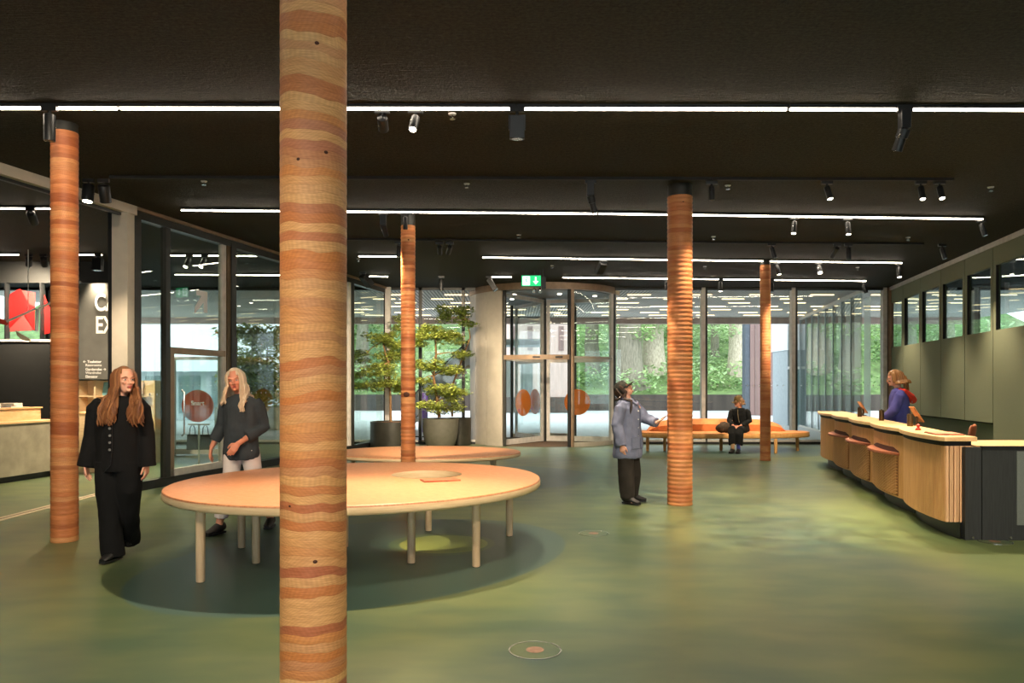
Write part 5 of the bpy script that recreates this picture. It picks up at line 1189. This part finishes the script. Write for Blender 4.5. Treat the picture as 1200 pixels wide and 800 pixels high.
def push1f(p, lay):
    q = min(1, max(0, (1.56-p.z)/.14)); return push1(p+V((.09*q, -.20*q, 0)), lay)
locks(mb, Hm, push1f, 30, 1.2, 2.1, .34, rnd, .014, .022, both=False)
mb.build('hair', HA, t, smooth=True)

# --- blonde woman walking behind the oval table
GRY = cloth('dark_grey_blouse', S(58, 64, 68), .12); WHT = cloth('off_white_denim', S(226, 214, 210), .05)
AR = [(-.16, 0, 1.39), (-.235, .06, 1.13), (-.33, .0, .90)]; AL = [(.17, .0, 1.39), (.225, .05, 1.12), (.06, -.20, .955)]
RF, LF = V((-.20, -.10, .09)), V((.20, .28, .10))
LG = [[(V((-.08, 0, .90)), .085), (V((-.12, -.04, .49)), .056), (RF, .036), (RF+V((-.02, -.1, -.05)), .03)], [(V((.08, .01, .90)), .085), (V((.13, .08, .50)), .056), (LF, .036), (LF+V((.02, -.1, -.06)), .03)]]
t, Hm = person('blonde woman in a dark grey blouse and white trousers behind the oval table', (-2.858, 8.02, 0), rad(-6), 1.0, (V((-.03, -.03, 1.50)), rad(12), rad(4), rad(-8)), std_torso(1.01), LG, AR, AL,
       [(V((-.33, .0, .90)), (-.12, -.1, -1), (1, .2, 0), 1, .45), (V((.06, -.20, .955)), (-.6, -.25, -.85), (-.2, .95, .1), -1, .35)], SK2)
face_bits(t, Hm, brow=plain('fair_brow', S(168, 132, 96), .7))
garment(t, 'trousers', WHT, [([V((0, .01, 1.02)), V((0, .01, .88)), V((0, .01, .81))], [(.15, .115), (.18, .125), (.16, .11)], X1),
    ([V((-.085, .005, .89)), V((-.105, -.02, .62)), V((-.13, -.04, .46)), V((-.18, -.08, .19)), V((-.182, -.08, .17))], [(.10, .115), (.085, .09), (.07, .075), (.07, .075), (.068, .073)], X1),
    ([V((.085, .005, .89)), V((.115, .05, .62)), V((.135, .09, .46)), V((.185, .24, .18)), V((.187, .245, .165))], [(.10, .115), (.085, .09), (.07, .075), (.07, .075), (.068, .073)], X1)], .010, .005, 11)
garment(t, 'blouse', GRY, [([V((0, .01, .80)), V((0, .0, .84)), V((0, 0, 1.0)), V((0, -.005, 1.2)), V((0, -.005, 1.32)), V((0, .0, 1.40)), V((0, .006, 1.435)), V((0, .01, 1.445))], [(.19, .135), (.195, .14), (.185, .13), (.185, .13), (.19, .125), (.18, .10), (.115, .085), (.085, .075)], X1),
    ([V((-.15, 0, 1.395)), V((-.19, .01, 1.33)), V((-.245, .06, 1.13)), V((-.30, .03, .99)), V((-.31, .025, .965))], [.055, .066, .062, .064, .06]), ([V((.15, 0, 1.395)), V((.19, .01, 1.33)), V((.23, .05, 1.12)), V((.14, -.09, 1.035)), V((.115, -.12, 1.02))], [.055, .066, .066, .066, .06])], .008, .009, 12)
MB().tube([V((.085, -.165, .975))+V((.037*math.cos(a)*.8, .037*math.cos(a)*.6, .037*math.sin(a)*1.0)) for a in [2*PI*q/16 for q in range(17)]], .006, 8).build('wrist_band', M['black'], t)
sh_m = plain('black_pattern_trainer', S(34, 28, 28), .6, 0, .5, 20)
shoe(t, RF, (-.25, -1, 0), sh_m); shoe(t, LF, (.2, -1, 0), sh_m)
def push2(p, lay): 
    q = push1(V((p.x, p.y, p.z)), lay*.97); return q
HB = hairmat('blonde_hair', S(186, 160, 128), S(218, 196, 166), S(238, 222, 198))
mb = cap_hair(t, Hm, HB, lambda az, th: th < .8 or abs(az) > .95 and th < 2.1 or (abs(az) > .5 and th < 1.15), grow=1.05)
locks(mb, Hm, push2, 60, 1.0, 3.1, .20, rnd, .013, .014); locks(mb, Hm, push2, 26, .75, 1.2, .27, rnd, .012, .016, both=False)
mb.build('hair', HB, t, smooth=True)

# --- woman in the cap touching the orange column
BLU = cloth('blue_grey_overshirt', S(112, 118, 142), .08); DKT = cloth('dark_brown_trousers', S(46, 42, 38), .12)
th = rad(52); root = V((1.545, 10.1, 0)); inv = Matrix.Rotation(-th, 3, 'Z')
hd_w = V((2.026, 9.90, 1.13)); hl = inv @ (hd_w-root)
wl = hl-(inv @ V((.13, -.02, .06)))
k = .945
AR = [(-.155, 0, 1.31), (-.235, .03, 1.04), (-.235, -.04, .78)]; AL = [(.16, 0, 1.31), tuple(V((.16, 0, 1.31)).lerp(wl, .5)+V((.03, .02, -.07))), tuple(wl)]
RF, LF = V((-.13, -.07, .09)), V((.11, .0, .09))
LG = [[(V((-.08, 0, .84)), .08), (V((-.11, -.03, .45)), .054), (RF, .036), (RF+V((-.03, -.1, -.05)), .03)], [(V((.08, .01, .84)), .08), (V((.10, -.01, .45)), .054), (LF, .036), (LF+V((.03, -.1, -.05)), .03)]]
t, Hm = person('woman in a dark cap and blue grey overshirt touching the orange column', root, th, k, (V((0, -.015, 1.415)), rad(24), rad(-44), 0), std_torso(k), LG, AR, AL,
       [(V(AR[2]), (.05, -.1, -1), (1, 0, 0), 1, .45, .95), (wl, hl-wl+V((0, 0, .05)), inv @ V((.75, -.3, -.6)), -1, .12, .95)], SK)
face_bits(t, Hm)
garment(t, 'trousers', DKT, [([V((0, .01, .95)), V((0, .01, .82)), V((0, .01, .76))], [(.15, .115), (.18, .125), (.16, .11)], X1),
    ([V((-.09, .005, .83)), V((-.105, -.02, .58)), V((-.12, -.04, .35)), V((-.13, -.06, .10)), V((-.13, -.06, .075))], [(.105, .11), (.102, .108), (.105, .11), (.085, .09), (.078, .08)], X1),
    ([V((.09, .005, .83)), V((.10, .0, .58)), V((.11, -.01, .35)), V((.11, -.0, .10)), V((.11, .0, .075))], [(.105, .11), (.102, .108), (.105, .11), (.085, .09), (.078, .08)], X1)], .010, .010, 9)
el = V(AL[1])
sh_ = garment(t, 'overshirt', BLU, [([V((0, .01, .60)), V((0, .01, .64)), V((0, .0, .85)), V((0, 0, 1.1)), V((0, 0, 1.25)), V((0, .005, 1.325)), V((0, .01, 1.36)), V((0, .012, 1.375))], [(.235, .17), (.245, .178), (.225, .165), (.205, .15), (.20, .135), (.185, .11), (.11, .085), (.08, .07)], X1),
    ([V((-.14, 0, 1.32)), V((-.20, .0, 1.26)), V((-.25, .03, 1.04)), V((-.245, -.02, .82)), V((-.245, -.03, .77))], [.064, .078, .075, .072, .07]), ([V((.14, 0, 1.32)), V((.20, .0, 1.27)), el, el.lerp(wl, .7), el.lerp(wl, .92)], [.064, .078, .073, .066, .062])], .008, .010, 11)
for s in (-1, 1): MB().cbox((0, 0, 0), (.125, .014, .15)).build('patch_pocket', BLU, sh_, bevel=.005, mtx=Matrix.Translation(V((s*.092, -.158, .80))) @ Matrix.Rotation(s*rad(20), 4, 'Z'))
for i in range(5): MB().cyl((0, -.158, 1.22-.11*i), (0, -.150, 1.22-.11*i), .008, n=10).build('button', M['white'], sh_)
MB().tube([V((.0, -.152, 1.34)), V((0, -.157, 1.1)), V((0, -.163, .85)), V((0, -.164, .62))], .0035, 6).build('button_placket', BLU, sh_)
MB().tube([V((-.105, -.03, 1.36)), V((-.06, -.105, 1.335)), V((0, -.12, 1.30)), V((.06, -.105, 1.335)), V((.105, -.03, 1.36)), V((.07, .07, 1.385)), V((-.07, .07, 1.385)), V((-.105, -.03, 1.36))], .017, 10).build('collar', BLU, sh_, smooth=True)
bs = plain('black_trainer', S(30, 28, 28), .6); shoe(t, RF, (-.15, -1, 0), bs); shoe(t, LF, (.35, -1, 0), bs)
HD = hairmat('dark_hair', S(30, 20, 16), S(52, 36, 28), S(72, 52, 40))
mb = cap_hair(t, Hm, HD, lambda az, th_: abs(az) > 1.35 and th_ < 2.1, grow=1.0)
def push3(p, lay):
    if p.z > 1.37: return p
    a, b = .13*lay, .135*lay
    return V((p.x, min(p.y, -b*math.sqrt(max(.1, 1-(p.x/.2)**2))), p.z)) if p.y < .05 else V((p.x, max(p.y, b), p.z))
locks(mb, Hm, push3, 26, 1.3, 1.6, .27, rnd, .011, .006); locks(mb, Hm, push3, 20, 2.0, 3.1, .03, rnd, .012, .004); mb.build('hair', HD, t, smooth=True)
CPM = cloth('dark_cap_twill', S(48, 48, 44), .1)
def cap(root, Hm, m, nm='cap'):
    mb = MB(); n = 28; pr = [(1.0, .108), (1.03, .135), (1.02, .175), (.9, .215), (.62, .243), (.25, .254), (.0, .255)]
    vs = [Hm @ V((.083*r*math.sin(2*PI*j/n), .008-.106*r*math.cos(2*PI*j/n), z+(.012*math.cos(2*PI*j/n) if z < .14 else 0))) for r, z in pr for j in range(n)]
    mb.add(vs, [(i*n+j, i*n+(j+1) % n, (i+1)*n+(j+1) % n, (i+1)*n+j) for i in range(len(pr)-1) for j in range(n)]); o = mb.build(nm, m, root, smooth=True)
    md = o.modifiers.new('th', 'SOLIDIFY'); md.thickness = .004
    bm_ = MB(); vs = []; a = [-1.15+2.3*j/14 for j in range(15)]
    for q, dz in ((1.0, 0), (1.35, -.008), (1.62, -.02)):
        for x in a: rr = 1+(q-1)*max(.05, math.cos(x*.95)); vs.append(Hm @ V((.086*math.sin(x)*min(rr, 1.2), .006-.108*math.cos(x)*1.0-(q-1)*.13*max(0, math.cos(x*1.1)), .132+dz-.014*abs(math.sin(x)))))
    bm_.add(vs, [(i*15+j, i*15+j+1, (i+1)*15+j+1, (i+1)*15+j) for i in range(2) for j in range(14)]); b_ = bm_.build('brim', m, o, smooth=True); md = b_.modifiers.new('th', 'SOLIDIFY'); md.thickness = .005
    MB().ball((0, .006, .256), (.008, .008, .005), 10, 6).build('top_button', m, o, mtx=Hm)
    return o
cp = cap(t, Hm, CPM); MB().cbox((0, -.1005, .19), (.045, .003, .02)).build('cap_emblem', plain('pale_thread', S(150, 148, 138), .8), cp, mtx=Hm)

# --- seated woman on the long bench
JKT = cloth('black_cotton', S(24, 25, 25), .15); k = 1.0
RF, LF = V((-.06, -.50, .09)), V((.06, -.44, .09))
AR = [(-.16, -.05, .985), (-.22, -.12, .74), (-.08, -.34, .62)]; AL = [(.16, -.05, .985), (.23, -.10, .74), (.07, -.34, .62)]
tor = [(V((0, y, z)), a, b) for z, y, a, b in ((.50, .03, .16, .12), (.58, .03, .165, .12), (.68, .01, .14, .10), (.80, -.02, .145, .10), (.90, -.05, .16, .10), (.98, -.06, .15, .085), (1.025, -.065, .09, .06))]
LG = [[(V((-.09, .0, .53)), .085), (V((-.09, -.43, .52)), .058), (RF, .036), (RF+V((0, -.1, -.05)), .03)], [(V((.09, .0, .53)), .085), (V((.10, -.41, .52)), .058), (LF, .036), (LF+V((0, -.1, -.05)), .03)]]
t, Hm = person('woman in black with a brown cap sitting on the long bench', (5.36, 17.82, 0), rad(-30), k, (V((-.01, -.11, 1.075)), rad(-42), rad(8), 0), tor, LG, AR, AL,
       [(V(AR[2]), (.5, -.5, -.35), (.3, .6, -.8), 1, .6), (V(AL[2]), (-.5, -.5, -.35), (-.3, .6, -.8), -1, .6)], SK2)
face_bits(t, Hm)
garment(t, 'trousers', JKT, [([V((0, .06, .56)), V((0, -.04, .54))], [(.17, .10), (.17, .10)], X1)]+[([V((s*.09, .02, .55)), V((s*.095, -.22, .55)), V((s*.095, -.42, .535)), V((s*.085, -.45, .45)), V((s*.075, -.47 if s < 0 else -.43, .22)), V((s*.07, -.475 if s < 0 else -.435, .20))], [.11, .105, .092, .092, .085, .083]) for s in (-1, 1)], .010, .006, 11)
garment(t, 'jacket', JKT, [([V((0, .05, .485)), V((0, .045, .53)), V((0, .02, .66)), V((0, -.02, .80)), V((0, -.05, .90)), V((0, -.06, .98)), V((0, -.06, 1.02)), V((0, -.06, 1.035))], [(.195, .15), (.20, .155), (.185, .14), (.18, .135), (.19, .125), (.175, .105), (.11, .085), (.07, .07)], X1),
    ([V((-.14, -.05, .99)), V((-.19, -.07, .93)), V((-.225, -.12, .74)), V((-.13, -.27, .65)), V((-.11, -.30, .635))], [.055, .066, .063, .056, .052]), ([V((.14, -.05, .99)), V((.19, -.07, .93)), V((.235, -.10, .74)), V((.12, -.27, .65)), V((.10, -.30, .635))], [.055, .066, .063, .056, .052])], .009, .007, 12)
MB().tube([V((-.02, -.165, 1.0)), V((-.015, -.19, .9)), V((0, -.19, .78)), V((.02, -.185, .70))], .006, 6).build('cord', plain('pale_cord', S(170, 150, 110), .7), t)
sk = plain('blue_sock', S(62, 70, 140), .85)
for f, m_, nm in ((LF, sk, 'blue_sock'), (RF, plain('tan_sock', S(176, 140, 104), .85), 'tan_sock')): MB().tube([f+V((0, .0, -.03)), f+V((0, .005, .04)), f+V((0, .01, .14))], [.042, .044, .05], 14).build(nm, m_, t, smooth=True)
shoe(t, RF, (-.1, -1, 0), M['black']); shoe(t, LF, (.05, -1, 0), M['black'])
HE = hairmat('light_brown_hair', S(104, 72, 44), S(144, 104, 66), S(176, 134, 92))
mb = cap_hair(t, Hm, HE, lambda az, th_: abs(az) > 1.2 and th_ < 2.1, grow=1.02); locks(mb, Hm, lambda p, l: p+V((0, .02, 0)), 24, 1.6, 3.1, .03, rnd, .012, .004)
mb.ball(Hm @ V((0, .125, .10)), (.045, .05, .045)); mb.build('hair', HE, t, smooth=True)
cap(t, Hm, cloth('brown_cap_cotton', S(92, 74, 44), .2))
# her bag
g = thing('shoulder_bag', 'dark brown slouchy bag lying on the bench beside the seated woman', 'bag', (4.98, 17.72, .456), .2)
mb = MB(); mb.tube([(-.20, 0, .07), (-.17, 0, .09), (-.06, 0, .125), (.06, 0, .12), (.16, 0, .08), (.2, 0, .055)], [(.06, .065), (.085, .088), (.10, .122), (.10, .118), (.085, .08), (.05, .05)], 20, (0, 1, 0)); solid(mb, .01, cloth('bag_canvas', S(70, 58, 48), .2), 'bag_body', g, 2, .012, 14)
MB().tube([(-.15, .03, .16), (-.1, .03, .24), (0, .03, .25), (.1, .03, .2), (.17, .02, .1)], .011, 8).build('strap', M['black_matt'], g, smooth=True)
MB().box((-.12, -.102, .09), (.10, -.09, .16)).build('front_flap', bpy.data.materials['bag_canvas'], g, bevel=.01)

# --- woman in the blue hoodie behind the counter
HOO = cloth('blue_violet_sweatshirt', S(92, 92, 168), .1); k = 1.045; HR = cloth('red_hood_lining', S(222, 66, 50), .1)
AR = [(-.175, 0, 1.44), (-.235, -.06, 1.16), (-.17, -.20, 1.0)]; AL = [(.175, 0, 1.44), (.22, -.10, 1.17), (.13, -.26, 1.02)]
RF, LF = V((-.1, 0, .09)), V((.1, -.02, .09))
LG = [[(V((s*.085, 0, .92)), .085), (V((s*.09, -.01, .5)), .056), (f, .036), (f+V((0, -.1, -.05)), .03)] for s, f in ((-1, RF), (1, LF))]
t, Hm = person('woman in a blue violet hoodie with a red hood standing behind the reception counter', (6.13, 12.0, 0), rad(-112), k, (V((0, -.05, 1.56)), rad(-4), rad(10), 0), std_torso(k, 0, -.02), LG, AR, AL,
       [(V(AR[2]), (.1, -.9, -.3), (0, .2, -1), 1, .4), (V(AL[2]), (-.1, -.9, -.2), (0, .2, -1), -1, .4)], SK)
face_bits(t, Hm, brow=bpy.data.materials['fair_brow'])
garment(t, 'trousers', JKT, [([V((0, .01, 1.06)), V((0, .01, .9)), V((0, .01, .84))], [(.155, .12), (.18, .125), (.16, .11)], X1)]+[([V((s*.09, .005, .9)), V((s*.09, -.01, .5)), V((s*.1, -.01, .08))], [.11, .09, .08]) for s in (-1, 1)], .011, .005, 11)
garment(t, 'hoodie', HOO, [([V((0, .0, .93)), V((0, .0, .97)), V((0, -.005, 1.1)), V((0, -.01, 1.25)), V((0, -.015, 1.37)), V((0, -.01, 1.455)), V((0, -.005, 1.50)), V((0, -.005, 1.52))], [(.18, .14), (.195, .15), (.19, .15), (.195, .15), (.20, .14), (.185, .115), (.11, .09), (.075, .075)], X1),
    ([V((-.15, 0, 1.45)), V((-.21, -.01, 1.39)), V((-.25, -.06, 1.16)), V((-.19, -.17, 1.03)), V((-.18, -.185, 1.015))], [.06, .076, .073, .062, .056]), ([V((.15, 0, 1.45)), V((.21, -.02, 1.39)), V((.235, -.10, 1.17)), V((.15, -.23, 1.05)), V((.14, -.245, 1.035))], [.06, .076, .073, .062, .056])], .008, .009, 12)
mb = MB(); mb.tube([V((-.10, -.03, 1.50)), V((-.125, .06, 1.47)), V((-.07, .15, 1.39)), V((0, .18, 1.33)), V((.07, .15, 1.39)), V((.125, .06, 1.47)), V((.10, -.03, 1.50))], [.02, .036, .05, .062, .05, .036, .02], 12); solid(mb, .008, HR, 'hood', t, 2, .004)
MB().cbox((.02, .165, 1.30), (.09, .006, .03)).build('back_print', M['white'], t)
shoe(t, RF, (0, -1, 0), M['black']); shoe(t, LF, (0, -1, 0), M['black'])
HG = hairmat('honey_hair', S(122, 78, 40), S(164, 114, 64), S(194, 146, 92))
mb = cap_hair(t, Hm, HG, lambda az, th_: th_ < .85 or abs(az) > 1.02 and th_ < 2.0 or (abs(az) > .7 and th_ < 1.15), grow=1.03)
for i in range(60):
    a = rnd.uniform(-1, 1); b_ = rnd.uniform(-1, 1); sx_ = .022*a
    p0 = Hm @ V((sx_*.6, .105, .13+.012*b_)); pts = [Hm @ V((sx_*1.5, .085, .15+.02*b_)), p0, p0+V((sx_, .03+.014*b_, -.03)), p0+V((sx_*2.2, .05+.022*b_, -.12)), p0+V((sx_*2.8, .055+.03*b_, -.22)), p0+V((sx_*2.4, .06+.025*b_, -.29+.03*a)), p0+V((sx_, .06, -.34+.03*a))]
    mb.tube(pts, [.010, .014, .017, .019, .017, .012, .004], 6)
locks(mb, Hm, lambda p, l: p+V((0, .05, 0)), 40, 1.2, 3.0, .05, rnd, .014, .004, freq=3)
mb.build('hair', HG, t, smooth=True)
for s in (-1, 1):
    MB().tube([Hm @ (V((s*.033, -.108, .112))+V((.019*math.cos(q), 0, .016*math.sin(q)))) for q in [2*PI*i/14 for i in range(15)]], .0018, 6).build('glasses_rim', M['bronze_dark'], t)
